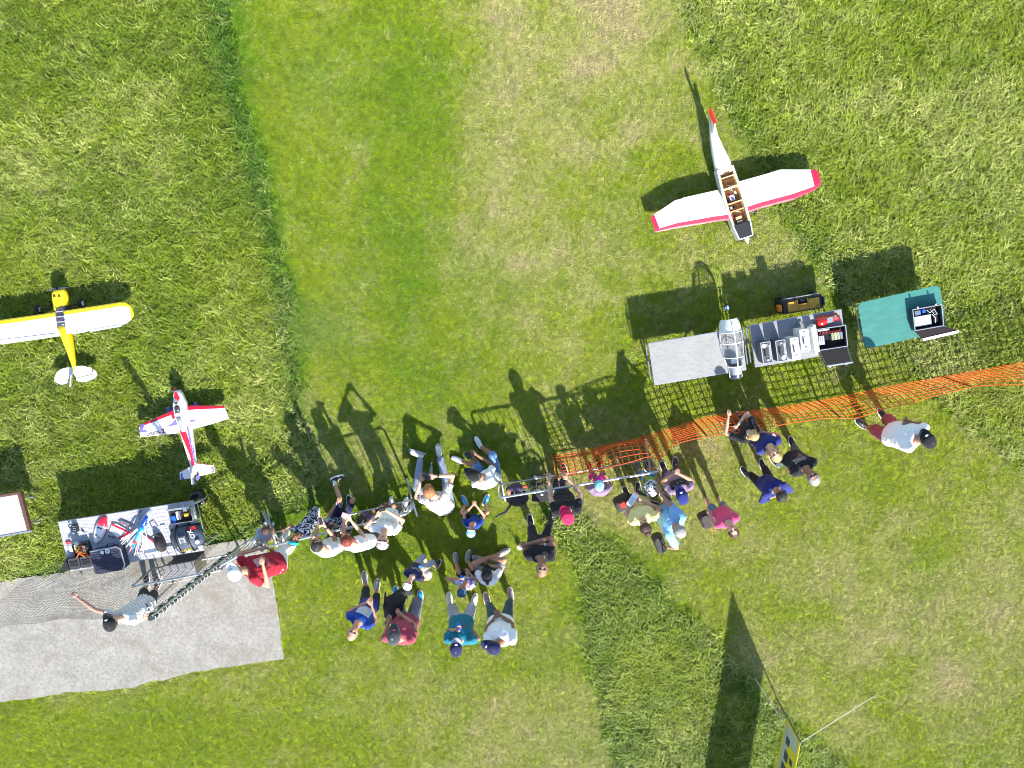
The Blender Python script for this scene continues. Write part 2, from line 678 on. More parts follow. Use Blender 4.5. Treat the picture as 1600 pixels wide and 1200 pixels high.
nt.links.new(mr.outputs[0], hsn.inputs['Value'])
st = nt.nodes.new('ShaderNodeTexNoise')
st.inputs['Scale'].default_value = 1.1
st.inputs['Detail'].default_value = 9
st.inputs['Roughness'].default_value = .7
st.inputs['Distortion'].default_value = .6
nt.links.new(tcn.outputs['Object'], st.inputs['Vector'])
mr3 = nt.nodes.new('ShaderNodeMapRange')
mr3.inputs[1].default_value = .50
mr3.inputs[2].default_value = .66
mr3.inputs[4].default_value = .62
nt.links.new(st.outputs[0], mr3.inputs[0])
mxn = nt.nodes.new('ShaderNodeMix')
mxn.data_type = 'RGBA'
nt.links.new(mr3.outputs[0], mxn.inputs[0])
nt.links.new(hsn.outputs[0], mxn.inputs[6])
mxn.inputs[7].default_value = (.20, .165, .125, 1)
nt.links.new(mxn.outputs[2], b_.inputs['Base Color'])


def ragged(pts, step, amp, seed):
    out = []
    n = len(pts)
    for i in range(n):
        a, b = Vector(pts[i]), Vector(pts[(i + 1) % n])
        k = max(1, int((b - a).length / step))
        for j in range(k):
            p = a.lerp(b, j / k)
            q = noise.noise(Vector((p.x * 3.1, p.y * 3.1, seed))) * amp + noise.noise(Vector((p.x * 11, p.y * 11, seed))) * amp * .6
            nrm = Vector((-(b - a).y, (b - a).x)).normalized()
            out.append(tuple(p + nrm * q))
    return out


bm = bmesh.new()
vs = [bm.verts.new((p[0], p[1], .0)) for p in ragged(SLABW, .07, .035, 2.0)]
fc = bm.faces.new(vs)
if fc.normal.z < 0:
    fc.normal_flip()
ex = bmesh.ops.extrude_face_region(bm, geom=[fc])
for v in [g for g in ex['geom'] if isinstance(g, bmesh.types.BMVert)]:
    v.co.z = .022
bmesh.ops.recalc_face_normals(bm, faces=bm.faces[:])
me = bpy.data.meshes.new('concrete_pad')
bm.to_mesh(me)
bm.free()
pad = link('concrete_pad', me, cm)
tag(pad, 'weathered grey concrete pad with ragged grassy edges', None, kind='structure')

# ---------------------------------------------------------------- shared materials
STEEL = M('galvanised_steel', (.50, .52, .54), rough=.38, metal=.85, var=.12, vscale=30)
ALU = M('aluminium', (.72, .73, .74), rough=.35, metal=.9, var=.08, vscale=20)
BLACKP = M('black_plastic', (.018, .018, .02), rough=.45, var=.2, vscale=30)
DARKP = M('dark_plastic', (.045, .047, .052), rough=.5, var=.2, vscale=25)
FOAM = M('black_foam', (.012, .012, .013), rough=1.0, bump=.6, bscale=120)
WHITEP = M('white_paint', (.80, .80, .79), rough=.35, var=.04, vscale=9, coat=.3)
REDP = M('red_film', (.62, .018, .055), rough=.3, coat=.4, var=.08, vscale=9)
WOOD = M('light_plywood', (.55, .36, .17), rough=.7, var=.2, vscale=14)
WOOD2 = M('balsa_wood', (.72, .55, .32), rough=.75, var=.15, vscale=14)
RUBBER = M('black_rubber', (.02, .02, .02), rough=.8)
PURP = M('violet_print', (.16, .13, .50), rough=.4, coat=.3)


def rect(tl, tr, bl, z):
    """world rectangle from three surveyed corners at height z: origin, heading, length, depth"""
    a, b, c = P(*tl, z), P(*tr, z), P(*bl, z)
    d = b - a
    rz = math.atan2(d.y, d.x)
    n = Vector((math.sin(rz), -math.cos(rz), 0))      # towards the near side
    return a, rz, d.length, (c - a).dot(n)


def surf_patch(name, pts, target, m, parent, off=.0025, sub=3):
    """a thin printed patch: world outline pts laid on top of a target mesh (rays from above)"""
    bm = bmesh.new()
    vs = [bm.verts.new(p) for p in pts]
    bm.faces.new(vs)
    bmesh.ops.triangulate(bm, faces=bm.faces[:])
    for _ in range(sub):
        long_e = [e for e in bm.edges if e.calc_length() > .03]
        if not long_e:
            break
        bmesh.ops.subdivide_edges(bm, edges=long_e, cuts=1, use_grid_fill=False)
        bmesh.ops.triangulate(bm, faces=bm.faces[:])
    Tt = to_local(target).inverted()
    vw = [Tt @ v.co for v in target.data.vertices]
    tree = BVHTree.FromPolygons(vw, [tuple(p.vertices) for p in target.data.polygons])
    last = None
    for v in bm.verts:
        h = tree.ray_cast(Vector((v.co.x, v.co.y, 20)), Vector((0, 0, -1)))
        if h[0] is not None:
            v.co.z = h[0].z + off
            last = v.co.z
        else:
            h = tree.find_nearest(v.co)
            v.co.z = h[0].z + off
    bmesh.ops.recalc_face_normals(bm, faces=bm.faces[:])
    T = to_local(parent)
    for v in bm.verts:
        v.co = T @ v.co
    me = bpy.data.meshes.new(name)
    bm.to_mesh(me)
    bm.free()
    return link(name, me, m, parent)


def text_mesh(name, txt, m, Mx, parent, size, width=None, bold=.0, target=None):
    cu = bpy.data.curves.new(name, 'FONT')
    cu.body = txt
    cu.size = size
    cu.extrude = .0008
    cu.offset = bold
    cu.align_x = 'CENTER'
    cu.align_y = 'CENTER'
    tmp = bpy.data.objects.new('tmp', cu)
    COL.objects.link(tmp)
    bpy.context.view_layer.update()
    me = bpy.data.meshes.new_from_object(tmp.evaluated_get(bpy.context.evaluated_depsgraph_get()))
    bpy.data.objects.remove(tmp)
    xs = [v.co.x for v in me.vertices]
    if width and xs:
        k = width / (max(xs) - min(xs))
        for v in me.vertices:
            v.co.x *= k
    T = to_local(parent) @ Mx
    me.transform(T)
    me.name = name
    return link(name, me, m, parent)


# ---------------------------------------------------------------- tables
def trestle_table(tl, tr, bl, z, label, top_mat, top_t=.022, round_c=0.0, edge=None, group='folding tables with the model gear'):
    a, rz, L, D = rect(tl, tr, bl, z)
    t = thing('folding_table', label, 'table', (a.x, a.y, 0), rz, group)
    b = MB()
    if round_c:
        pts = []
        for cx, cy, s in ((L - round_c, -round_c, 0), (round_c, -round_c, 90), (round_c, -D + round_c, 180), (L - round_c, -D + round_c, 270)):
            for k in range(7):
                an = math.radians(s + k * 15)
                pts.append((cx + math.cos(an) * round_c, cy + math.sin(an) * round_c))
        b.prism(pts, z - top_t, z)
    else:
        b.box(0, L, -D, 0, z - top_t, z)
    top = b.build('tabletop', top_mat, t)
    if edge:
        e = MB()
        e.box(-.006, L + .006, .001, .009, z - top_t - .012, z - .003)
        e.box(-.006, L + .006, -D - .009, -D - .001, z - top_t - .012, z - .003)
        e.box(-.009, -.001, -D, 0, z - top_t - .012, z - .003)
        e.box(L + .001, L + .009, -D, 0, z - top_t - .012, z - .003)
        e.build('edge_trim', edge, t)
    for x in (.10, L - .10):
        for y in (-.08, -D + .08):
            MB().tube([(x, y, z - top_t), (x + (-.05 if x < L / 2 else .05), y, .0)], .013, 8).build('leg', STEEL, t)
        MB().tube([(x - .02 * (1 if x < L / 2 else -1), -.08, z * .45), (x - .02 * (1 if x < L / 2 else -1), -D + .08, z * .45)], .011, 8).build('crossbar', STEEL, t)
    return t, top, L, D


def speckled(name, c, c2, sc=40):
    m = mat(name, c, rough=.6, var=.10, vscale=3.0, bump=.1, bscale=90)
    nt = m.node_tree
    b = nt.nodes['Principled BSDF']
    old = b.inputs['Base Color'].links[0].from_socket
    n = nt.nodes.new('ShaderNodeTexNoise')
    n.inputs['Scale'].default_value = sc
    n.inputs['Detail'].default_value = 5
    tc = nt.nodes.new('ShaderNodeTexCoord')
    mp = nt.nodes.new('ShaderNodeMapping')
    mp.inputs['Scale'].default_value = (.25, 1, 1)
    nt.links.new(tc.outputs['Object'], mp.inputs[0])
    nt.links.new(mp.outputs[0], n.inputs['Vector'])
    r = nt.nodes.new('ShaderNodeMapRange')
    r.inputs[1].default_value = .52
    r.inputs[2].default_value = .68
    nt.links.new(n.outputs[0], r.inputs[0])
    x = nt.nodes.new('ShaderNodeMix')
    x.data_type = 'RGBA'
    nt.links.new(r.outputs[0], x.inputs[0])
    nt.links.new(old, x.inputs[6])
    x.inputs[7].default_value = (*c2, 1)
    nt.links.new(x.outputs[2], b.inputs['Base Color'])
    return m


TW = speckled('scuffed_white_laminate', (.27, .27, .265), (.22, .22, .22))
TW2 = speckled('worn_white_laminate', (.25, .25, .265), (.20, .205, .23), 25)
TGR = speckled('teal_laminate', (.03, .175, .15), (.045, .20, .175), 18)

T1, T1top, L1, D1 = trestle_table((1014, 537), (1157, 513), (1025, 601), .62, 'scuffed white folding table with the clear cockpit canopy lying across one end', TW, edge=ALU)
T2, T2top, L2, D2 = trestle_table((1172, 509), (1314, 484), (1182, 573), .62, 'white folding table carrying transmitter cases, a red part and an open battery case', TW2, edge=ALU)
T3, T3top, L3, D3 = trestle_table((1340, 474), (1468, 445), (1354, 545), .62, 'teal green folding table with rounded corners and an open aluminium case', TGR, round_c=.09)
T4, T4top, L4, D4 = trestle_table((91, 816), (301, 783), (106, 893), .66, 'large light grey table beside the concrete pad, crowded with model parts and tool cases', speckled('pale_grey_laminate', (.42, .42, .44), (.34, .345, .37), 25), edge=ALU)

# folded leg frames that stick out at the ends of the first two tables
for t, L, D, x, nm in ((T1, L1, D1, -.05, 'a'), (T1, L1, D1, L1 + .05, 'b'), (T2, L2, D2, -.06, 'c')):
    MB().tube([(x, -.03, .57), (x * 1.0, -D + .08, .57)], .013, 8).build('leg_frame', STEEL, t)
    MB().box(x - .022, x + .022, -D * .42, -D * .3, .55, .592).build('latch', BLACKP, t)

# far left table: pale top framed by a raised brown rim
a, rz, L, D = rect((-60, 788), (36, 771), (-50, 846), .62)
t5 = thing('rimmed_table', 'pale topped table with a raised dark red rim, cut by the left picture edge', 'table', (a.x, a.y, 0), rz)
L -= .09
MB().box(0, L, -D, 0, .58, .60).build('tabletop', M('pale_board', (.42, .41, .36), rough=.7, var=.1, vscale=4), t5)
BR = M('dark_red_wood', (.11, .05, .035), rough=.6, var=.3, vscale=20)
MB().box(-.02, L + .06, .002, .045, .56, .64).build('rim', BR, t5)
MB().box(L + .002, L + .06, -D, -.002, .56, .64).build('rim', BR, t5)
MB().box(-.02, L + .06, -D - .03, -D - .002, .56, .61).build('rim', ALU, t5)
for x in (.08, L - .05):
    for y in (-.08, -D + .08):
        MB().cyl((x, y, 0), (x, y, .58), .016, 8).build('leg', STEEL, t5)
MB().cyl((L + .06, -.12, .45), (L + .15, -.12, .45), .018, 8).build('hinge', STEEL, t5)
MB().cyl((L + .06, -D + .08, .45), (L + .15, -D + .08, .45), .018, 8).build('hinge', STEEL, t5)

# ---------------------------------------------------------------- clear canopy on T1
cp0, cp1 = P(1139, 498, .66), P(1151, 592, .66)
d = cp1 - cp0
rz = math.atan2(d.y, d.x)
can = thing('cockpit_canopy', 'clear glasshouse canopy with white frames lying on the white table', 'canopy', (cp0.x, cp0.y, .625), rz)
LC = d.length
GL = M('clear_glazing', (.93, .96, .97), rough=.03, trans=1.0, spec=.5)
GL.node_tree.nodes['Principled BSDF'].inputs['IOR'].default_value = 1.05
GL.node_tree.nodes['Principled BSDF'].inputs['Alpha'].default_value = .5


def can_sec(u, k=1.0):
    w = (.10 + .085 * math.sin(math.pi * min(1, u * 1.15 + .08)) ** .7) * k
    if u > .75:
        w *= 1 - (u - .75) * .25
    h = (.09 + .19 * math.sin(math.pi * (u * .80 + .14))) * k
    return [(u * LC, math.cos(math.pi * i / 12) * w, math.sin(math.pi * i / 12) ** .85 * h) for i in range(13)]


b = MB()
for u0, u1 in ((.20, .78),):
    rings = [can_sec(u0 + (u1 - u0) * i / 12) for i in range(13)]
    inner = [can_sec(u0 + (u1 - u0) * i / 12, .985) for i in range(13)]
    b.loft(rings, cap=False, closed=False)
b.build('glazing', GL, can, smooth=True)
b = MB()
b.loft([can_sec(.0 + .2 * i / 4) for i in range(5)], cap=False, closed=False)
b.build('front_fairing', WHITEP, can, smooth=True)
b = MB()
b.loft([can_sec(.78 + .14 * i / 4) for i in range(5)], cap=False, closed=False)
b.build('rear_band', M('grey_tint', (.30, .32, .38), rough=.2, coat=.5), can, smooth=True)
b = MB()
b.loft([can_sec(.92 + .07 * i / 3) for i in range(4)], cap=True, closed=False)
b.build('rear_fairing', M('dark_blue_grey', (.05, .06, .11), rough=.3), can, smooth=True)
for u in (.21, .385, .62, .775):
    MB().tube([p for p in can_sec(u, 1.012)], .0085, 6).build('frame_hoop', WHITEP, can, smooth=True)
for ph, q in ((6, 1.012),):
    MB().tube([can_sec(.05 + .88 * i / 18, 1.012)[ph] for i in range(19)], .011, 6).build('spine_frame', WHITEP, can, smooth=True)
for ph in (0, 12):
    MB().tube([Vector(can_sec(.02 + .96 * i / 16, 1.0)[ph]) + Vector((0, 0, .012)) for i in range(17)], .013, 6).build('sill_frame', WHITEP, can, smooth=True)
MB().box(LC * .66, LC * .74, -.05, .05, .0, .09, .01).build('instrument_hood', WHITEP, can)


# ---------------------------------------------------------------- cases on T2
def on_table(name, label, cat, tt, x, y, z, ang=0.0, group=None):
    """thing standing on table tt at table coordinates x, y"""
    q = tt.location + Matrix.Rotation(tt.rotation_euler.z, 3, 'Z') @ Vector((x, y, 0))
    return thing(name, label, cat, (q.x, q.y, z), tt.rotation_euler.z + ang, group)


TZ = .621


def at_px(tt, px, py, z):
    w = P(px, py, z) - tt.location
    w = Matrix.Rotation(-tt.rotation_euler.z, 3, 'Z') @ w
    return w.x, w.y


def tx_case(px, py, dark, label, w=.155, dp=.345, h=.30, ang=0.0, dy=0.0):
    x, y = at_px(T2, px, py, TZ + h)
    c = on_table('transmitter_case', label, 'case', T2, x, y, TZ, ang, 'carry cases standing on the white table')
    body = M('case_charcoal', (.07, .072, .085), rough=.55, var=.15, vscale=30) if dark else M('case_white', (.70, .70, .69), rough=.4, var=.05)
    MB().box(-w / 2, w / 2, -dp / 2, dp / 2, 0, h - .006, .006).build('shell', body, c)
    e = MB()
    for x0, x1, y0, y1 in ((-w / 2 - .004, -w / 2 + .008, -dp / 2, dp / 2), (w / 2 - .008, w / 2 + .004, -dp / 2, dp / 2),
                           (-w / 2 + .009, w / 2 - .009, -dp / 2 - .004, -dp / 2 + .008), (-w / 2 + .009, w / 2 - .009, dp / 2 - .008, dp / 2 + .004)):
        e.box(x0, x1, y0, y1, h - .02, h + .002)
    e.build('edge_trim', ALU if dark else WHITEP, c)
    HM = BLACKP
    MB().tube([(-.028, -.055 + dy, h), (-.030, -.05 + dy, h + .022), (-.030, .05 + dy, h + .022), (-.028, .055 + dy, h)], .007, 6).build('handle', HM, c)
    MB().box(-.045, .02, -.06 + dy, .06 + dy, h - .003, h + .004, .004).build('handle_plate', DARKP if dark else M('grey_plate', (.5, .5, .5), rough=.4), c)
    for s in (-1, 1):
        MB().box(-.012, .028, s * .125 - .016, s * .125 + .016, h - .003, h + .009, .003).build('clasp', ALU if dark else M('grey_plate', (.5, .5, .5)), c)
    if dark:
        MB().box(w / 2 - .035, w / 2 - .012, -dp / 2 + .05, dp / 2 - .05, h - .004, h + .003).build('lid_seam', ALU, c)
    return c, w, dp, h


c, w_, dp_, h_ = tx_case(1198, 551, True, 'charcoal carry case with a round white sticker at its far end, leftmost')
MB().cyl((-.03, .115, h_ + .002), (-.03, .115, h_ + .006), .036, 20).build('round_sticker', WHITEP, c)
c, w_, dp_, h_ = tx_case(1221, 548, True, 'charcoal carry case with a round white sticker at its near end')
MB().cyl((.02, -.118, h_ + .002), (.02, -.118, h_ + .006), .036, 20).build('round_sticker', WHITEP, c)
tx_case(1243, 545, False, 'plain white carry case between the charcoal cases and the tall white one', w=.13, dp=.36)
tx_case(1258, 532, False, 'taller white carry case, the rightmost of the two upright white cases', w=.135, dp=.36, h=.36)
x, y = at_px(T2, 1272, 530, .75)
c = on_table('foam_wing_panel', 'narrow white foam panel standing on edge beside the tall white case', 'panel', T2, x, y, TZ, .03)
MB().box(-.045, .0, -.24, .22, 0, .22, .006).build('panel_face', WHITEP, c)
MB().box(.004, .05, -.22, .24, 0, .17, .006).build('panel_back', M('off_white_foam', (.66, .64, .61), rough=.8), c)
x, y = at_px(T2, 1248, 511, .64)
c = on_table('grey_tray', 'small grey tray lying behind the white carry cases', 'tray', T2, x, y, TZ, .1)
MB().box(-.10, .09, -.05, .05, 0, .02, .006).build('base', M('mid_grey', (.16, .165, .18), rough=.5), c)
MB().box(-.02, .07, .0, .09, .021, .035, .006).build('lid', M('mid_grey', (.16, .165, .18), rough=.5), c)

# red engine cowl
x, y = at_px(T2, 1293, 500, .70)
c = on_table('engine_cowl', 'glossy red engine cowl with metal engine showing, at the far table corner', 'cowl', T2, x, y, TZ, .12)
RG = M('glossy_red', (.55, .012, .010), rough=.18, coat=.8, var=.1)
b = MB()
b.loft([[(-.17 + .34 * i / 8, math.cos(math.pi * k / 10) * (.075 + .02 * math.sin(i * .8)), .02 + math.sin(math.pi * k / 10) * (.10 + .02 * math.sin(i))) for k in range(11)] for i in range(9)], cap=True, closed=False)
b.build('shell', RG, c, smooth=True)
MB().cyl((.02, 0, .10), (.02, 0, .15), .045, 14).build('cylinder_head', ALU, c)
MB().cyl((.09, .02, .09), (.12, .03, .14), .022, 10).build('exhaust', STEEL, c)
MB().box(-.06, .06, -.07, -.05, .02, .06).build('engine_mount', BLACKP, c)
for i in range(4):
    MB().box(-.03 + i * .026, -.015 + i * .026, -.045, .045, .152, .158).build('cooling_fin', STEEL, c)


def open_case(tt, tl, tr, bl, zt, label, parent_z, inner, lid_px, name='open_case', H=.13):
    """rectangular open case: rim at height zt, lid hinged along its near edge"""
    a, rz, L, D = rect(tl, tr, bl, zt)
    c = thing(name, label, 'case', (a.x, a.y, parent_z), rz)
    h = zt - parent_z
    w = .012
    MB().box(w, L - w, -D + w, -w, 0, .02).build('foam_floor', FOAM, c)
    s = MB()
    s.box(0, L, -w, 0, 0, h).box(0, L, -D, -D + w, 0, h).box(0, w, -D + w, -w, 0, h).box(L - w, L, -D + w, -w, 0, h)
    s.build('side_walls', DARKP, c)
    e = MB()
    e.box(-.004, L + .004, -.006, .006, h, h + .006).box(-.004, L + .004, -D - .006, -D + .006, h, h + .006)
    e.box(-.006, .006, -D + .008, -.008, h, h + .006).box(L - .006, L + .006, -D + .008, -.008, h, h + .006)
    e.build('rim', ALU, c)
    return c, L, D, h


# open battery case on T2's corner
c, L, D, h = open_case(T2, (1276, 515), (1321, 508), (1284, 547), .74, 'open black case full of battery packs at the right end of the white table', TZ, None, None)
lidm = MB()
ly = -D - .012
lidm.loft([[(0.0, ly, h - .01), (L, ly, h - .01), (L + .04, ly - .25, h - .02), (.08, ly - .25, h - .02)], [(0, ly, h + .012), (L, ly, h + .012), (L + .04, ly - .25, h + .03), (.08, ly - .25, h + .03)]])
lidm.build('lid', DARKP, c)
MB().loft([[(.02, ly - .01, h + .014), (L - .02, ly - .01, h + .014), (L + .015, ly - .235, h + .031), (.09, ly - .235, h + .031)], [(.02, ly - .01, h + .017), (L - .02, ly - .01, h + .017), (L + .015, ly - .235, h + .034), (.09, ly - .235, h + .034)]]).build('lid_lining', FOAM, c)
MB().box(.10, L + .05, ly - .275, ly - .252, h - .02, h + .04, .004).build('lid_edge', ALU, c)
for i in range(2):
    MB().box(.13 + i * .27, .16 + i * .27, ly - .295, ly - .276, h, h + .03).build('catch', STEEL, c)
for i in range(3):
    MB().box(.03 + i * .032, .056 + i * .032, -.27, -.12, .021, .085, .004).build('battery_pack', M('pale_blue_wrap', (.42, .48, .72), rough=.3), c)
for i, cc in enumerate(((.25, .26, .28), (.45, .5, .12), (.30, .32, .36), (.2, .2, .22))):
    MB().box(.24 + i * .048, .28 + i * .048, -.22, -.10, .021, .09, .004).build('battery_pack', M('wrap%d' % i, cc, rough=.35), c)
RW = M('red_wire', (.55, .02, .02), rough=.4)
for i in range(7):
    x0 = .04 + i * .052
    MB().tube([(x0, -.10, .09), (x0 + .02, -.06, .12), (x0 + .045, -.07, .10)], .004, 5).build('power_lead', RW, c)
MB().box(.02, .2, -.035, -.015, h - .02, h + .012).build('strip', WHITEP, c)

# open aluminium case on T3
c, L, D, h = open_case(T3, (1426, 484), (1471, 476), (1434, 516), .76, 'open aluminium case with papers and cables at the right end of the green table', TZ, None, None)
ly = -D - .012
MB().loft([[(.0, ly, h - .02), (L, ly, h - .02), (L + .22, ly - .10, h - .03), (.10, ly - .13, h - .03)], [(0, ly, h + .006), (L, ly, h + .006), (L + .22, ly - .10, h + .02), (.10, ly - .13, h + .02)]]).build('lid', M('dark_red_lining', (.020, .010, .013), rough=.9), c)
MB().loft([[(.10, ly - .132, h - .04), (L + .22, ly - .102, h - .04), (L + .22, ly - .145, h - .04), (.10, ly - .175, h - .04)], [(.10, ly - .132, h + .03), (L + .22, ly - .102, h + .03), (L + .22, ly - .145, h + .03), (.10, ly - .175, h + .03)]]).build('lid_edge', WHITEP, c)
for k in range(2):
    MB().cyl((.08 + .30 * k, .02, h), (.08 + .30 * k, .035, h + .03), .013, 8).build('catch', ALU, c)
MB().box(.03, .30, -.30, -.13, .06, .10, .004).build('paper_sheet', M('pale_blue_paper', (.46, .48, .60), rough=.8, var=.06), c)
MB().box(.05, .15, -.11, -.03, .021, .09, .01).build('charger', M('steel_blue', (.12, .16, .24), rough=.4), c)
MB().box(.17, .22, -.09, -.03, .021, .11, .006).build('connector', M('bright_blue', (.02, .12, .55), rough=.4), c)
MB().box(.34, .41, -.28, -.15, .021, .09, .01).build('receiver', BLACKP, c)
for k in range(5):
    MB().tube([(.24 + .03 * k, -.05, .10), (.28 + .03 * k, -.10 - .012 * k, .125), (.35, -.06 - .02 * k, .11)], .005, 5).build('cable', BLACKP if k % 2 else WHITEP, c)
MB().tube([(.31, -.13, .12), (.36, -.2, .13), (.35, -.28, .12)], .005, 5).build('cable', WHITEP, c)

# rolling tool box on the grass
a, rz, L, D = rect((1222, 470), (1286, 459), (1227, 492), .46)
c = thing('tool_box', 'yellow lidded black tool box standing on the grass behind the white table', 'tool box', (a.x, a.y, 0), rz)
YP = M('ochre_plastic', (.50, .27, .02), rough=.45, var=.08)
MB().box(0, L, -D, 0, .03, .40, .02).build('body', BLACKP, c)
MB().box(.02, L - .02, -D + .015, -.01, .401, .43, .012).build('lid', BLACKP, c)
for i in range(3):
    x0 = .085 + i * (L - .15) / 3
    y1 = -.045 if i != 1 else -.115
    MB().box(x0, x0 + (L - .16) / 3, -D + .03, y1, .431, .452, .006).build('lid_panel', YP, c)
MB().tube([(L * .36, -.03, .44), (L * .36, -.115, .47), (L * .62, -.115, .47), (L * .62, -.03, .44)], .013, 6).build('carry_handle', YP, c)
MB().box(L * .40, L * .58, -.10, -.04, .432, .445).build('handle_well', FOAM, c)
MB().box(-.045, -.002, -D * .75, -D * .3, .25, .42, .008).build('side_latch', M('orange_plastic', (.75, .20, .01), rough=.4), c)
MB().box(L + .002, L + .03, -D * .8, -D * .2, .25, .42, .008).build('side_latch', DARKP, c)
for x in (.05, L - .05):
    MB().cyl((x, .0, .05), (x, .03, .05), .05, 14).build('wheel', RUBBER, c)
MB().tube([(.03, .012, .40), (.03, .02, .44), (L - .03, .02, .44), (L - .03, .012, .40)], .009, 6).build('pull_handle', STEEL, c)
MB().tube([(L - .14, -D + .05, .453), (L - .09, -D + .09, .46), (L - .03, -D + .06, .453)], .004, 5).build('cable', BLACKP, c)

# little blue lid on the grass
q = P(1136, 481, .03)
c = thing('bottle_cap', 'small blue and white disc lying in the shadow behind the tables', 'cap', (q.x, q.y, .0), 0)
MB().cyl((0, 0, .02), (0, 0, .045), .045, 20).build('disc', M('cap_blue', (.06, .16, .42), rough=.3), c)
MB().cyl((0, 0, .046), (0, 0, .05), .026, 16).build('inner_disc', M('cap_white', (.7, .75, .85), rough=.3), c)


# ---------------------------------------------------------------- model planes
def airfoil(le, te, th, up=Vector((0, 0, 1)), n=7):
    """closed section ring from leading to trailing edge (upper side first)"""
    le, te = Vector(le), Vector(te)
    ch = (te - le).length
    us = [0, .05, .18, .33, .5, .75, 1.0]
    prof = [0, .50, .90, 1.0, .86, .48, .04]
    upr = [tuple(le + (te - le) * u + up * p * th * ch * .62) for u, p in zip(us, prof)]
    low = [tuple(le + (te - le) * u - up * p * th * ch * .32) for u, p in list(zip(us, prof))[::-1][:-1]]
    return upr + low


def wing(name, secs, th, mats, parent, red_k=1, tip_seg=None, mi=(0, 1)):
    """secs: list of (LE, TE) world points root to tip; first red_k chord strips get material 1"""
    b = MB()
    rings = [airfoil(le, te, th) for le, te in secs]
    n = len(rings[0])
    b.loft(rings)
    fi = 0
    for k in range(len(rings) - 1):
        for i in range(n):
            edge_hit = (i < red_k or i >= n - red_k)
            if edge_hit or (tip_seg is not None and k >= tip_seg):
                b.mi[fi] = 1
            fi += 1
    if tip_seg is not None:
        b.mi[fi + 1] = 1
    return b.build(name, mats, parent, smooth=False, world=True)


def lerp(a, b, t):
    return a + (b - a) * t


def prop(parent, c, axis, R, m=BLACKP, spin=0.0):
    axis = Vector(axis).normalized()
    side = axis.cross(Vector((0, 0, 1))).normalized()
    up = side.cross(axis)
    dv = side * math.cos(spin) + up * math.sin(spin)
    nv = axis.cross(dv)
    for s in (-1, 1):
        rings = []
        for k in range(7):
            u = k / 6
            w = R * (.05 + .085 * math.sin(math.pi * (u * .8 + .12)))
            tw = 1.0 - .75 * u
            p = Vector(c) + dv * s * (R * (.06 + .94 * u))
            e = (nv * math.cos(tw) + axis * math.sin(tw)) * w
            t_ = axis * R * .012
            rings.append([tuple(p - e), tuple(p + t_), tuple(p + e), tuple(p - t_)])
        MB().loft(rings).build('propeller_blade', m, parent, smooth=True, world=True)


def body_ring(c, axis, w, zt, zb, n=14, sq=.72):
    """fuselage station: centre c, half width w, top zt, bottom zb (absolute z)"""
    side = Vector((-axis.y, axis.x, 0)).normalized()
    out = []
    zc, hh = (zt + zb) / 2, (zt - zb) / 2
    for i in range(n):
        a = 2 * math.pi * i / n + math.pi / n
        ca, sa = math.cos(a), math.sin(a)
        ca = math.copysign(abs(ca) ** sq, ca)
        sa = math.copysign(abs(sa) ** sq, sa)
        q = Vector(c) + side * w * ca
        out.append((q.x, q.y, zc + hh * sa))
    return out


def wheel_at(parent, x, y, r, w, axis, name='wheel'):
    p = Vector((x, y, r))
    ax = Vector((axis.x, axis.y, 0)).normalized()
    q = MB().cyl(p - ax * w / 2, p + ax * w / 2, r, 16).build(name, RUBBER, parent, world=True)
    MB().cyl(p - ax * (w / 2 + .004), p + ax * (w / 2 + .004), r * .5, 12).build('rim', WHITEP, q, world=True)
    return q


# --- big white and red plane, canopy off
zw = .27
pl = P(1150, 310, 0)
pA = thing('model_plane', 'large white model plane with red wing edges, its open wooden cockpit full of electronics', 'model plane', (pl.x, pl.y, 0))
W2 = [WHITEP, REDP]
for secs in ([((1147, 343), (1121, 297)), ((1120, 346), (1094, 303)), ((1057, 356.5), (1055, 313)), ((1032, 361.5), (1022, 335)), ((1024, 363), (1017, 339))],
             [((1163, 334), (1150, 285)), ((1190, 325), (1180, 277)), ((1240, 312), (1219, 265)), ((1273, 297), (1266, 265)), ((1283, 288), (1277, 266))]):
    ss = [(P(*le, zw + .006 * k), P(*te, zw + .006 * k)) for k, (le, te) in enumerate(secs)]
    wing('wing', ss, .10, W2, pA, red_k=2, tip_seg=3)
    # aileron outboard of the break, drooped a little
    o0, o1 = P(*secs[2][1], zw + .0), P(*secs[3][1], zw + .0)
ail = MB()
for q in ([(1067, 309), (1121, 297), (1122, 301), (1067, 313)], [(1150, 285), (1211, 268), (1212, 272), (1151, 289)]):
    MB().slab([P(x, y, zw + .012) for x, y in q], .008).build('flap', WHITEP, pA, world=True)
for q in ([(1219, 266), (1264, 266), (1266, 271), (1221, 273)], [(1022, 335), (1055, 315), (1058, 320), (1024, 340)]):
    MB().slab([P(x, y, zw + .004) for x, y in q], .008).build('aileron', M('shaded_white', (.70, .72, .76), rough=.4), pA, world=True)
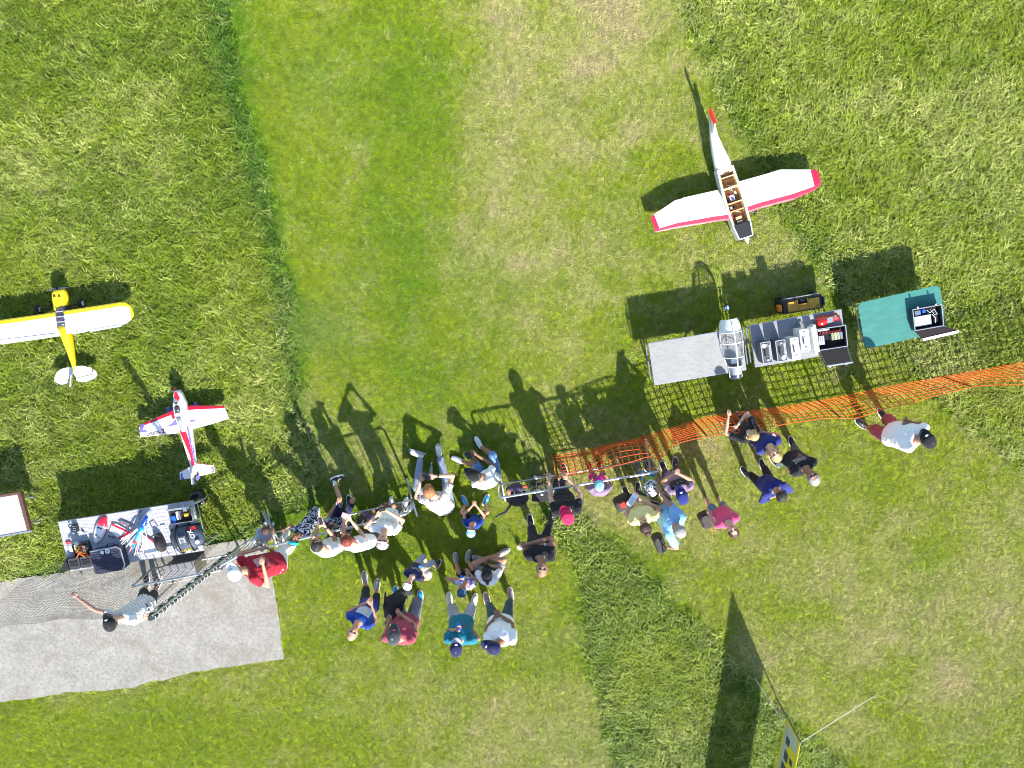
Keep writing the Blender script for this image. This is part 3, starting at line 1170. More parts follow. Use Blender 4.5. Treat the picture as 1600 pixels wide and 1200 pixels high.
# fuselage
axA = (P(1168, 376, .3) - P(1112, 185, .3)).normalized()
rear = [(1110.5, 172, 2.5, .42, .34), (1113, 190, 3.5, .40, .28), (1117, 212, 6, .385, .22), (1124, 235, 9.5, .385, .17), (1130, 252, 12, .39, .15), (1133, 262, 12.6, .385, .14)]
MB().loft([body_ring(P(x, y, .38), axA, w / 90.0, zt, zb) for x, y, w, zt, zb in rear]).build('tail_cone', WHITEP, pA, smooth=True, world=True)
front = [(1133, 262, 12.6), (1139, 283, 13.6), (1146, 306, 14.4), (1153, 330, 14.6), (1160, 352, 13.6), (1166, 371, 10.8)]
sideA = Vector((-axA.y, axA.x, 0)).normalized()
for s in (-1, 1):
    b = MB()
    rings = []
    for x, y, w in front:
        c0 = P(x, y, .38)
        o = c0 + sideA * s * w / 90.0
        i_ = c0 + sideA * s * (w / 90.0 - .016)
        rings.append([(o.x, o.y, .38), (i_.x, i_.y, .38), (i_.x, i_.y, .15), (o.x, o.y, .15)])
    b.loft(rings)
    b.build('fuselage_side', WHITEP, pA, world=True)
    # wooden longeron and doubler inside
    b = MB()
    rings = []
    for x, y, w in front[:5]:
        c0 = P(x, y, .38)
        o = c0 + sideA * s * (w / 90.0 - .017)
        i_ = c0 + sideA * s * (w / 90.0 - .034)
        rings.append([(o.x, o.y, .372), (i_.x, i_.y, .372), (i_.x, i_.y, .19), (o.x, o.y, .19)])
    b.loft(rings).build('wood_side', WOOD2, pA, world=True)
b = MB()
b.loft([[tuple(P(x, y, .38) + sideA * (w / 90 - .02) + Vector((0, 0, -.23))), tuple(P(x, y, .38) - sideA * (w / 90 - .02) + Vector((0, 0, -.23))),
         tuple(P(x, y, .38) - sideA * (w / 90 - .02) + Vector((0, 0, -.19))), tuple(P(x, y, .38) + sideA * (w / 90 - .02) + Vector((0, 0, -.19)))] for x, y, w in front])
b.build('cockpit_floor', WOOD, pA, world=True)


def inA(x, y, z):
    return P(x, y, .38) + Vector((0, 0, z - .38))


def crossplate(x, y, w, th, z0, z1, m, name='former'):
    c0 = P(x, y, .38)
    q = [c0 + sideA * w + axA * th, c0 - sideA * w + axA * th, c0 - sideA * w - axA * th, c0 + sideA * w - axA * th]
    return MB().prism(q, z0, z1).build(name, m, pA, world=True)


crossplate(1134.2, 266, .118, .045, .36, .376, WOOD2, 'rear_deck')
crossplate(1137.5, 276, .115, .008, .20, .376, WOOD2)
crossplate(1143, 293, .125, .016, .22, .374, WOOD2)
crossplate(1149, 316, .125, .012, .20, .37, WOOD)
crossplate(1153, 328, .125, .010, .20, .33, WOOD)
crossplate(1135, 270, .05, .012, .377, .380, M('dark_slot', (.14, .08, .04)), 'slot')
crossplate(1139.5, 283, .06, .03, .21, .26, M('brown_tray', (.28, .15, .07), rough=.7), 'servo_tray')
crossplate(1145.5, 309, .038, .045, .25, .33, WHITEP, 'receiver')
crossplate(1145.8, 309.5, .022, .02, .331, .337, M('ink_blue', (.03, .04, .2)), 'receiver_label')
crossplate(1155.5, 340, .05, .022, .26, .34, M('tan_block', (.5, .36, .2), rough=.6), 'fuel_block')
crossplate(1157, 346, .045, .018, .27, .35, M('olive_grey', (.16, .18, .15), rough=.5), 'battery_pack')
for k, (x, y) in enumerate([(1139, 306), (1140, 314), (1151, 300), (1153, 308), (1142, 302), (1150, 322), (1145, 325), (1152, 337)]):
    c0 = inA(x, y, .28)
    m_ = [M('servo_magenta', (.35, .04, .12)), BLACKP, WHITEP, M('servo_brown', (.2, .09, .05))][k % 4]
    MB(Matrix.Translation(c0) @ Matrix.Rotation(math.atan2(axA.y, axA.x), 4, 'Z')).box(-.022, .022, -.014, .014, -.07, .02, .003).build('servo', m_, pA, world=True)
for k in range(14):
    r_ = random.Random(k)
    y0 = r_.uniform(280, 340)
    x0 = 1133 + (y0 - 262) * .30
    pts = [inA(x0 + r_.uniform(-8, 8), y0 + r_.uniform(-7, 7), r_.uniform(.24, .34)) for _ in range(4)]
    MB().tube(pts, .0035, 5).build('wire', [WHITEP, BLACKP, RW, M('orange_wire', (.6, .2, .03))][k % 4], pA, world=True)
# black nose deck, firewall, spinner
b = MB()
b.loft([[tuple(P(x, y, .38) + sideA * (w / 90 - .018)), tuple(P(x, y, .38) - sideA * (w / 90 - .018)),
         tuple(P(x, y, .38) - sideA * (w / 90 - .018) + Vector((0, 0, -.06))), tuple(P(x, y, .38) + sideA * (w / 90 - .018) + Vector((0, 0, -.06)))] for x, y, w in ((1159, 349, 13.8), (1163, 361, 12.6), (1166, 370, 11.0))])
b.build('nose_deck', M('matt_black_deck', (.012, .013, .02), rough=.75, var=.3, vscale=40), pA, world=True)
c0, c1 = P(1166.5, 371.5, .27), P(1168.8, 381, .27)
MB().tube([c0, c0.lerp(c1, .35), c0.lerp(c1, .8), c1], [.042, .038, .016, .003], 14).build('spinner', WHITEP, pA, smooth=True, world=True)
prop(pA, c0 + axA * .01, axA, .19, spin=.12)
crossplate(1166.2, 371, .115, .008, .17, .372, WHITEP, 'firewall')
# fin and red rudder
fin = [P(1113.5, 212, .37), P(1108.5, 182, .38), P(1110.5, 171, .62), P(1118, 191, .62)]
b = MB()
for s in (-.008, .008):
    pass
b.loft([[tuple(p + sideA * .008) for p in fin], [tuple(p - sideA * .008) for p in fin]]).build('fin', M('fin_shaded_white', (.45, .46, .50), rough=.35), pA, world=True)  # white fin greyed, the shade on its side put into the colour
rud = [P(1116, 194, .585), P(1108.3, 173.5, .585), P(1110.8, 169, .645), P(1119.5, 191, .645)]
b = MB()
b.loft([[tuple(p + sideA * .012) for p in rud], [tuple(p - sideA * .012) for p in rud]]).build('rudder', M('bright_red', (.62, .03, .015), rough=.35, coat=.3), pA, world=True)
for x, y in ((1136, 342), (1177, 330)):
    q = P(x, y, 0)
    wheel_at(pA, q.x, q.y, .065, .035, sideA)
    MB().tube([(q.x, q.y, .065), tuple(P(x + (8 if x < 1150 else -8), y - 6, .22))], .008, 6).build('gear_leg', WOOD, pA, world=True)
q = P(1114, 205, 0)
MB().tube([(q.x, q.y, .02), tuple(P(1115, 206, .26))], .006, 6).build('tail_skid', STEEL, pA, world=True)
for x, y in ((1127, 218), (1133, 243)):
    pass

# --- yellow high wing plane
q = P(95, 520, 0)
pB = thing('model_plane', 'yellow and white high wing model plane on long grass, cut by the left edge', 'model plane', (q.x, q.y, 0))
YEL = M('bright_yellow', (.90, .62, .01), rough=.28, coat=.5)
WR = mat('ribbed_white_film', (.50, .51, .56), rough=.4, coat=.3)
nt = WR.node_tree
wv = nt.nodes.new('ShaderNodeTexWave')
wv.wave_type = 'BANDS'
wv.bands_direction = 'X'
wv.inputs['Scale'].default_value = 3.6
tcn = nt.nodes.new('ShaderNodeTexCoord')
nt.links.new(tcn.outputs['Object'], wv.inputs[0])
bp = nt.nodes.new('ShaderNodeBump')
bp.inputs['Strength'].default_value = .5
bp.inputs['Distance'].default_value = .02
nt.links.new(wv.outputs[0], bp.inputs['Height'])
nt.links.new(bp.outputs[0], nt.nodes['Principled BSDF'].inputs['Normal'])
zb_ = .36
rt = []
for x, yl, yt in ((91, 487, 524), (97, 486, 522.5), (130, 481, 517), (165, 475.6, 511.2), (186, 472.2, 508), (196, 472.6, 505), (203, 477, 499.5), (207.5, 484.5, 493)):
    rt.append((P(x, yl, zb_), P(x + (5 if x < 190 else 2), yt, zb_ - .01)))
lf = []
for x, yl, yt in ((91, 487, 525), (84, 488, 526), (50, 493, 531), (0, 500, 538), (-10, 502, 538), (-18, 505, 534), (-24, 512, 526)):
    lf.append((P(x, yl, zb_), P(x + 4, yt, zb_ - .01)))
wing('wing', rt, .115, [WR, YEL], pB, red_k=2, tip_seg=6)
wing('wing', lf, .115, [WR, YEL], pB, red_k=2, tip_seg=5)
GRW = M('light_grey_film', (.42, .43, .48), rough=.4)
MB().slab([P(x, y, zb_ + .0) for x, y in [(112, 519.5), (136, 515.5), (136.5, 518.5), (113, 522.5)]], .01).build('flap', WR, pB, world=True)
MB().slab([P(x, y, zb_ + .0) for x, y in [(140, 515), (190, 507), (190.5, 510), (140.5, 519)]], .012).build('aileron', GRW, pB, world=True)
MB().slab([P(x, y, zb_ + .012) for x, y in [(0, 531), (86, 521), (87, 525), (0, 536.5)]], .008).build('aileron', WR, pB, world=True)
axB = (P(89, 455, .3) - P(116, 590, .3)).normalized()
sB = Vector((-axB.y, axB.x, 0))
st = [(89.3, 453, 8.5, .33, .20), (89.5, 458, 11, .345, .16), (90.3, 468, 11.5, .345, .13), (91.3, 478, 10, .35, .12), (92, 484, 9, .37, .12)]
MB().loft([body_ring(P(x, y, .33), axB, w / 90, zt, zb) for x, y, w, zt, zb in st]).build('cowl', YEL, pB, smooth=True, world=True)
st = [(91.4, 479, 8.6, .353, .12), (93.5, 491, 9, .412, .12), (95.5, 506, 8.5, .412, .12), (96.5, 510, 8, .40, .12)]
MB().loft([body_ring(P(x, y, .37), axB, w / 90, zt, zb) for x, y, w, zt, zb in st]).build('cabin', M('smoked_window', (.05, .045, .07), rough=.12, coat=1.0, var=.4, vscale=12), pB, smooth=True, world=True)
for k in range(3):
    y0 = 487 + k * 8
    c0 = P(92.5 + k * 1.5, y0, .412)
    MB().slab([c0 + sB * .07 + axB * .012, c0 - sB * .07 + axB * .008, c0 - sB * .06 - axB * .01, c0 + sB * .06 - axB * .006], .006).build('window_frame', M('cabin_frame', (.35, .33, .36), rough=.3), pB, world=True)
st = [(96.5, 509, 8.5, .405, .12), (101, 526, 7, .37, .13), (106, 548, 4.8, .32, .15), (111, 572, 3, .27, .18), (113, 580, 2, .26, .20)]
MB().loft([body_ring(P(x, y, .33), axB, w / 90, zt, zb) for x, y, w, zt, zb in st]).build('fuselage', YEL, pB, smooth=True, world=True)
# dark side stripe with the yellow lettering
for u in range(9):
    pass
b = MB()
e0, e1 = P(109.5, 522, .24), P(118, 571, .22)
b.loft([[tuple(e0 + Vector((0, 0, .035))), tuple(e1 + Vector((0, 0, .02))), tuple(e1 - Vector((0, 0, .02))), tuple(e0 - Vector((0, 0, .05)))],
        [tuple(e0 + Vector((.012, 0, .035))), tuple(e1 + Vector((.012, 0, .02))), tuple(e1 + Vector((.012, 0, -.02))), tuple(e0 + Vector((.012, 0, -.05)))]])
b.build('side_stripe', M('stripe_grey', (.05, .05, .055), rough=.4), pB, world=True)
for k in range(7):
    c0 = e0.lerp(e1, .42 + k * .07) + Vector((.014, 0, .004))
    d_ = (e1 - e0).normalized()
    MB().loft([[tuple(c0 - d_ * .012 + Vector((0, 0, .018))), tuple(c0 + d_ * .010 + Vector((0, 0, .018))), tuple(c0 + d_ * .012 - Vector((0, 0, .02))), tuple(c0 - d_ * .010 - Vector((0, 0, .02)))],
               [tuple(c0 - d_ * .012 + Vector((.003, 0, .018))), tuple(c0 + d_ * .010 + Vector((.003, 0, .018))), tuple(c0 + d_ * .012 + Vector((.003, 0, -.02))), tuple(c0 - d_ * .010 + Vector((.003, 0, -.02)))]]).build('stripe_letter', YEL, pB, world=True)
# cowl vents
for x in (84.5, 92):
    c0 = P(x, 462, .352)
    b = MB()
    b.slab([c0 + axB * .028 + sB * .0, c0 - axB * .02 + sB * .026, c0 - axB * .02 - sB * .026], .012)
    b.build('cooling_vent', BLACKP, pB, world=True)
c0 = P(89, 451, .27)
prop(pB, c0, axB, .205, M('grey_prop', (.3, .3, .3), rough=.4), spin=.06)
MB().cyl(c0 - axB * .02, c0 + axB * .025, .02, 10).build('prop_hub', BLACKP, pB, world=True)


def oval(pts, z, th, nm, m, par):
    MB().slab([P(x, y, z) for x, y in pts], th).build(nm, m, par, world=True)


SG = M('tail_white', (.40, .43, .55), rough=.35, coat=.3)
oval([(85, 591), (88, 583), (95, 577), (104, 574.5), (112, 574), (112, 584), (106, 592), (86, 592)], .25, .012, 'tailplane', WHITEP, pB)
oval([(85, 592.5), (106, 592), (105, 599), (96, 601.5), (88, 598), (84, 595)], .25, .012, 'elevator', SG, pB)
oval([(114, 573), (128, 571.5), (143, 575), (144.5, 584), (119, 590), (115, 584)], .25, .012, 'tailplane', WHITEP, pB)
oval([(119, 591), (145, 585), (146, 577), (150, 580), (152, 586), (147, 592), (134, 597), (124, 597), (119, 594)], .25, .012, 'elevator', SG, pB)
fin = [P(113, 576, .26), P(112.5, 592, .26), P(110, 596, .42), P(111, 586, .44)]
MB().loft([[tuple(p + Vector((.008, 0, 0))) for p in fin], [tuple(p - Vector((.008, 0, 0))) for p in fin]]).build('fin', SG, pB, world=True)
rud = [P(112.5, 592, .22), P(112, 603, .24), P(109, 605, .40), P(110, 596, .42)]
MB().loft([[tuple(p + Vector((.008, 0, 0))) for p in rud], [tuple(p - Vector((.008, 0, 0))) for p in rud]]).build('rudder', GRW, pB, world=True)
for x, y in ((127, 474), (60, 484)):
    q = P(x, y, .08)
    wheel_at(pB, q.x, q.y, .085, .05, sB)
    MB().tube([(q.x, q.y, .085), tuple(P(97 if x > 90 else 87, 480, .16))], .009, 6).build('gear_leg', BLACKP, pB, world=True)
    MB().tube([tuple(P(97 if x > 90 else 87, 484, .14)), tuple(P(150 if x > 90 else 35, 490 if x > 90 else 506, .34))], .008, 6).build('wing_strut', YEL, pB, world=True)

# --- red, white and violet aerobatic plane
q = P(286, 670, 0)
pC = thing('model_plane', 'white, red and violet low wing model plane standing on the grass above the crowded table', 'model plane', (q.x, q.y, 0))
zc = .27
RC = M('carmine_film', (.62, .012, .03), rough=.25, coat=.5)
wsC = {}
for nm, secs in (('l', [((279, 637), (284, 676)), ((262, 644), (268, 678)), ((240, 654), (245, 680.5)), ((217.5, 664.5), (219.5, 683))]),
                 ('r', [((280, 634.5), (289, 676)), ((300, 633.5), (306, 669)), ((325, 633.5), (331, 662.5)), ((350.5, 634.2), (357.5, 654))])):
    ss = [(P(*le, zc + .004 * k), P(*te, zc + .004 * k)) for k, (le, te) in enumerate(secs)]
    wsC[nm] = wing('wing', ss, .11, [WHITEP, RC], pC, red_k=2)
axC = (P(274, 612, .3) - P(302, 750, .3)).normalized()
sC = Vector((-axC.y, axC.x, 0))
st = [(274.2, 611, 4, .36, .25), (275.5, 617, 7.2, .375, .19), (279, 632, 9.5, .385, .16), (284, 655, 9.8, .385, .15), (288, 675, 9.4, .38, .16), (293.5, 700, 7.5, .365, .19), (299.5, 726, 5, .35, .22), (303, 743, 2.5, .34, .25)]
fusC = MB().loft([body_ring(P(x, y, .37), axC, w / 90, zt, zb) for x, y, w, zt, zb in st]).build('fuselage', WHITEP, pC, smooth=True, world=True)
surf_patch('nose_stripe', [P(x, y, .38) for x, y in ((272, 613), (276, 613), (281, 622), (279, 627), (271.5, 621))], fusC, RC, pC)
surf_patch('spine_stripe', [P(x, y, .38) for x, y in ((279.5, 674), (287, 668), (292, 678), (298.5, 700), (303.5, 729), (299, 731), (296, 712), (288, 692))], fusC, RC, pC)
surf_patch('side_graphic', [P(x, y, .36) for x, y in ((291, 660), (294.5, 668), (299.5, 692), (305.5, 723), (303.5, 727), (297, 696))], fusC, PURP, pC)
b = MB()
cs = [(273.5, 624, 2.5, .40), (275.5, 632, 5.5, .435), (280, 650, 6.3, .45), (284, 666, 5.2, .42), (286.5, 675, 2.5, .385)]
b.loft([body_ring(P(x, y, .385), axC, w / 90, zt, .35, n=12, sq=1.0) for x, y, w, zt in cs])
b.build('canopy', WHITEP, pC, smooth=True, world=True)
b = MB()
cs2 = [(275, 628, 3.0, .422), (276.8, 635, 4.6, .443), (279, 645, 4.8, .452)]
b.loft([body_ring(P(x, y, .385), axC, w / 90, zt, .37, n=12, sq=1.0) for x, y, w, zt in cs2])
b.build('canopy_glass', M('dark_glass', (.03, .03, .035), rough=.1, coat=1), pC, smooth=True, world=True)
b = MB()
cs2 = [(280.2, 650, 4.9, .4555), (282.4, 659, 4.6, .445), (284.4, 667, 3.8, .425), (285.8, 672, 2.5, .40)]
b.loft([body_ring(P(x, y, .385), axC, w / 90, zt, .36, n=12, sq=1.0) for x, y, w, zt in cs2])
b.build('canopy_glass', M('grey_glass', (.30, .31, .33), rough=.12, coat=1, var=.5, vscale=18), pC, smooth=True, world=True)
for nm, poly, m_ in (('l', ((218, 672), (220, 663), (227, 662), (223, 672), (226, 671), (229, 662.5), (227.5, 671), (231, 674.5), (218.5, 676)), PURP),
                     ('l', ((278, 645), (280, 663), (272, 665), (259, 667), (268, 662), (274, 655)), PURP),
                     ('l', ((271, 640), (279, 638), (279, 652), (270, 655), (268, 649)), RC),
                     ('r', ((340.5, 643), (346, 640), (348.5, 641), (349.5, 646), (346, 650), (342, 649), (345.5, 646)), M('pale_violet', (.42, .38, .62), rough=.4)),
                     ('r', ((289, 648), (295, 655), (308, 657), (300, 660), (291, 659)), PURP),
                     ('r', ((286, 637), (300, 637.5), (293, 642), (293, 649), (288, 645)), RC)):
    surf_patch('wing_graphic', [P(x, y, zc + .02) for x, y in poly], wsC[nm], m_, pC)
d_ = (P(258, 674, zc) - P(226, 679.5, zc))
rz = math.atan2(d_.y, d_.x)
c0 = P(239, 677.6, zc + .034)
_t1 = text_mesh('wing_lettering', 'CARBON-', M('ink_dark', (.05, .03, .07), rough=.4), Matrix.Translation(c0) @ Matrix.Rotation(rz, 4, 'Z'), pC, .085, width=.26, bold=.002)
c0 = P(254.5, 674.6, zc + .040)
_t2 = text_mesh('wing_lettering', 'Z', RC, Matrix.Translation(c0) @ Matrix.Rotation(rz, 4, 'Z'), pC, .10, width=.065, bold=.004)
_T = to_local(pC).inverted()
_tree = BVHTree.FromPolygons([_T @ v.co for v in wsC['l'].data.vertices], [tuple(p.vertices) for p in wsC['l'].data.polygons])
for _o in (_t1, _t2):
    for v in _o.data.vertices:
        w = _T @ v.co
        h = _tree.ray_cast(Vector((w.x, w.y, 5)), Vector((0, 0, -1)))
        if h[0] is not None:
            w.z = h[0].z + .004
            v.co = _T.inverted() @ w
tl_ = wing('tailplane', [(P(301, 726, .31), P(302, 747, .31)), (P(280.5, 738, .31), (P(282, 749.5, .31)))], .07, [WHITEP, RC], pC, red_k=1)
tr_ = wing('tailplane', [(P(304, 723, .31), P(312, 744, .31)), (P(334, 727, .31), (P(336.5, 738, .31)))], .07, [WHITEP, RC], pC, red_k=1)
surf_patch('tail_graphic', [P(x, y, .33) for x, y in ((281.5, 741), (284.5, 739), (285, 745), (288, 749), (282.5, 750))], tl_, PURP, pC)
surf_patch('tail_graphic', [P(x, y, .33) for x, y in ((329, 730), (333, 730), (335, 737), (329, 738.5), (332, 735))], tr_, PURP, pC)
fin = [P(301.5, 727, .34), P(303, 745, .32), P(299, 748, .50), P(299, 740, .53)]
MB().loft([[tuple(p + Vector((.008, 0, 0))) for p in fin], [tuple(p - Vector((.008, 0, 0))) for p in fin]]).build('fin', WHITEP, pC, world=True)
rud = [P(303, 745, .26), P(305, 757, .28), P(300, 757, .50), P(299.3, 748, .50)]
b = MB()
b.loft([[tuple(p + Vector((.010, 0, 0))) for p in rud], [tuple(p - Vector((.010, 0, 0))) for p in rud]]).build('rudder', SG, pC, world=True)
MB().slab([P(x, y, .345) for x, y in ((306, 744), (311, 741), (312, 748), (307, 751))], .01).build('rudder_graphic', PURP, pC, world=True)
c0, c1 = P(274.2, 611.5, .305), P(273, 605.5, .305)
MB().tube([c0, c0.lerp(c1, .4), c0.lerp(c1, .85), c1], [.034, .03, .014, .003], 12).build('spinner', RC, pC, smooth=True, world=True)
prop(pC, c0 + axC * .012, axC, .125, M('grey_prop', (.3, .3, .3)), spin=.15)
for x in (265, 307):
    q = P(x, 633 if x > 280 else 640, .05)
    wheel_at(pC, q.x, q.y, .05, .03, sC)
    MB().tube([(q.x, q.y, .05), tuple(P(278 if x < 280 else 285, 637, .2))], .01, 6).build('gear_leg', PURP, pC, world=True)
    MB().box(q.x - .03, q.x + .03, q.y - .05, q.y + .06, .07, .115, .015).build('wheel_fairing', PURP, pC, world=True)

# ---------------------------------------------------------------- crowd barriers
def barrier(p0, p1, label, h=1.05, feet=(True, True), bars=True, mb=.2):
    """p0, p1: surveyed ends of the top rail (height h)"""
    a, c = P(*p0, h), P(*p1, h)
    d = c - a
    L = d.length
    rz = math.atan2(d.y, d.x)
    t = thing('crowd_barrier', label, 'barrier', (a.x, a.y, 0), rz, 'steel crowd barriers along the spectator line')
    MB().tube([(0, 0, h - .06), (.02, 0, h - .015), (.07, 0, h), (L - .07, 0, h), (L - .02, 0, h - .015), (L, 0, h - .06)], .021, 8).build('top_rail', STEEL, t, smooth=True)
    MB().tube([(0, 0, mb), (L, 0, mb)], .017, 8).build('bottom_rail', STEEL, t, smooth=True)
    for x in (0, L):
        MB().tube([(x, 0, .02), (x, 0, h - .06)], .021, 8).build('end_post', STEEL, t, smooth=True)
    if bars:
        n = int(L / .125)
        first = None
        for i in range(1, n):
            x = L * i / n
            if first is None:
                first = MB().tube([(0, 0, mb), (0, 0, h)], .0075, 6).build('upright_bar', STEEL, t, smooth=True)
                first.location.x = x
            else:
                q = first.copy()
                COL.objects.link(q)
                q.parent = t
                q.location.x = x
    for x, on in ((.03, feet[0]), (L - .03, feet[1])):
        if on:
            MB().tube([(x, .36, .03), (x, .33, .045), (x, .2, .07), (x, 0, .09), (x, -.2, .07), (x, -.33, .045), (x, -.36, .03)], .022, 8).build('foot', STEEL, t, smooth=True)
    return t


barrier((780, 778), (1030, 737), 'galvanised crowd barrier with the black pushchair and the red capped man, beside the orange fence')
barrier((398, 859), (636, 803), 'galvanised crowd barrier the white shirted spectators lean over, left of the seated ginger man')
barrier((205, 917), (345, 891), 'crowd barrier on the concrete pad in front of the crowded grey table', feet=(True, False))
barrier((342, 885), (402, 852), 'short angled crowd barrier between the concrete pad and the long barrier row', feet=(False, True))

# ---------------------------------------------------------------- orange mesh fence
OR = M('orange_mesh', (.88, .115, .008), rough=.5, var=.12, vscale=9)
bot = [(861, 712), (900, 706), (950, 695), (1000, 684), (1050, 668), (1100, 652), (1160, 643), (1220, 636), (1300, 622), (1400, 601), (1500, 583), (1600, 565), (1700, 548)]
FBOT = [P(x, y, .03) for x, y in bot]
cum = [0.0]
for i in range(1, len(FBOT)):
    cum.append(cum[-1] + (FBOT[i] - FBOT[i - 1]).length)
FL = cum[-1]


def fence_pt(s, v):
    """s along the fence in m, v 0..1 up"""
    s = max(0.0, min(FL - 1e-4, s))
    k = max(i for i in range(len(cum)) if cum[i] <= s)
    u = (s - cum[k]) / (cum[k + 1] - cum[k])
    p = FBOT[k].lerp(FBOT[k + 1], u)
    d = (FBOT[k + 1] - FBOT[k]).normalized()
    n = Vector((d.y, -d.x, 0))
    H = 1.0 - .05 * math.sin(math.pi * ((s + 1.1) % 2.3) / 2.3) ** 2
    wob = noise.noise(Vector((s * .9, v * 1.3, 3))) * .10 + noise.noise(Vector((s * 1.9, v * .8, 7))) * .03 + (.10 + .10 * noise.noise(Vector((s * .7, 4, 0)))) * max(0, v - .45) ** 1.3 / .46
    lean = .0
    if s < 1.9:       # slack, crumpled first metres
        lean = .20 * math.sin(v * math.pi) * math.sin(s * 3.3 + .8) + .05 * (1.9 - s)
        H -= .12 * (1.9 - s) / 1.9
    fold = .16 * math.exp(-((s - 1.75) / .12) ** 2) * v
    return p + n * (wob * v + lean * v + fold) + Vector((0, 0, .02 + H * v - .22 * abs(fold)))


f0 = FBOT[0]
fen = thing('mesh_fence', 'long orange plastic mesh barrier fence sagging between stakes beside the spectators', 'fence', (f0.x, f0.y, 0))
NROW = 9
for r in range(NROW + 1):
    v = r / NROW
    hw = .013 if r in (0, NROW) else .008
    pts = [fence_pt(s, v) for s in np.arange(0, FL, .10)]
    b = MB()
    rings = [[tuple(p + Vector((0, .0035, hw))), tuple(p + Vector((0, -.0035, hw))), tuple(p + Vector((0, -.0035, -hw))), tuple(p + Vector((0, .0035, -hw)))] for p in pts]
    b.loft(rings).build('mesh_strand', OR, fen, world=True)
s = 0.04
while s < FL:
    pts = [fence_pt(s, v) for v in np.linspace(0.0, 1, 9)]
    hw = .0085
    b = MB()
    rings = [[tuple(p + Vector((hw, .003, 0))), tuple(p + Vector((hw, -.003, 0))), tuple(p + Vector((-hw, -.003, 0))), tuple(p + Vector((-hw, .003, 0)))] for p in pts]
    b.loft(rings).build('mesh_upright', OR, fen, world=True)
    s += .11
for s in (.05, 2.55, 4.75, 6.9, 8.35):
    p, q = fence_pt(s, 0), fence_pt(s, 1)
    MB().tube([(p.x, p.y + .02, 0), tuple(q + Vector((.0, .02, .07)))], .011, 6).build('stake', M('dark_stake', (.03, .02, .015), rough=.6), fen, world=True)

# ---------------------------------------------------------------- tall safety net over the pad
NETM = M('net_cord', (.035, .035, .035), rough=.7)
zt = 2.9
n0, n1 = P(240, 960, zt), P(-60, 990, zt)
net = thing('safety_net', 'tall fine safety net with its rolled end, standing at the front of the grey table', 'net', (n0.x, n0.y, 0))
b = MB()


def net_pt(u, v):
    """u 0..1 along, v 0..1 up"""
    t_ = n0.lerp(n1, u)
    sag = -.10 * math.sin(math.pi * u) * v
    bl = .10 * math.sin(v * 3.0 + u * 6) * math.sin(v * math.pi) + noise.noise(Vector((u * 5, v * 3, 1))) * .10
    return Vector((t_.x + bl * .3, t_.y + bl + (1 - v) * .12, .05 + (zt - .05) * v + sag))


W = (n1 - n0).length


def cord(pts, r):
    b.tube(pts, r, 3, cap=False)


for k in range(int(W / .055) + 1):
    u = k * .055 / W
    cord([net_pt(u, v) for v in np.linspace(0, 1, 12)], .0019)
for k in range(int(zt / .055) + 1):
    v = k * .055 / zt
    cord([net_pt(u, v) for u in np.linspace(0, 1, 22)], .0019)
o = b.build('net_mesh', NETM, net, world=True)
o['kind'] = 'stuff'
pb, pt_ = P(386, 846, 0), P(238, 962, zt + .05)
MB().tube([pb, pt_], .018, 8).build('pole', STEEL, net, world=True)
# net rolled round the pole and lashed with a white cord
b = MB()
pts, rad = [], []
for k in range(40):
    u = k / 39
    p = pb.lerp(pt_, .16 + .84 * u)
    p = p + Vector((noise.noise(Vector((u * 9, 0, 0))) * .02 - .04, noise.noise(Vector((0, u * 9, 0))) * .02 - .04, 0))
    pts.append(p)
    rad.append(.045 + .018 * math.sin(u * 60))
b.tube(pts, rad, 10).build('rolled_net', M('rolled_net', (.035, .04, .045), rough=.9, bump=1.0, bscale=60), net, world=True)
ax = (pt_ - pb).normalized()
u1 = ax.orthogonal().normalized()
u2 = ax.cross(u1)
hel = []
for k in range(330):
    a_ = k / 330 * 2 * math.pi * 24
    p = pb.lerp(pt_, .18 + .81 * k / 330) + Vector((-.04, -.04, 0)) + (u1 * math.cos(a_) + u2 * math.sin(a_)) * .066
    hel.append(p)
MB().tube(hel, .006, 5).build('lashing_cord', M('pale_cord', (.36, .37, .37), rough=.6), net, world=True)
MB().tube([pt_, P(221, 921, .4), P(299, 905, .2)], .004, 5).build('guy_line', WHITEP, net, world=True)

# white box with black print fixed on the pad end of the barrier
q = P(231, 950, 1.15)
c = thing('sign_box', 'small white box with two black marks on a post by the barrier end', 'sign', (q.x, q.y, 0), .25)
MB().box(-.085, .085, -.085, .085, 1.06, 1.14, .008).build('box', M('box_white', (.52, .55, .54), rough=.5), c)
MB().cyl((0, .0, .02), (0, 0, 1.06), .02, 8).build('post', STEEL, c)
MB().cyl((-.01, .035, 1.141), (-.01, .035, 1.145), .03, 14).build('black_mark', BLACKP, c)
MB().prism([(-.035, -.06), (.03, -.05), (.0, -.01)], 1.141, 1.145).build('black_mark', BLACKP, c)

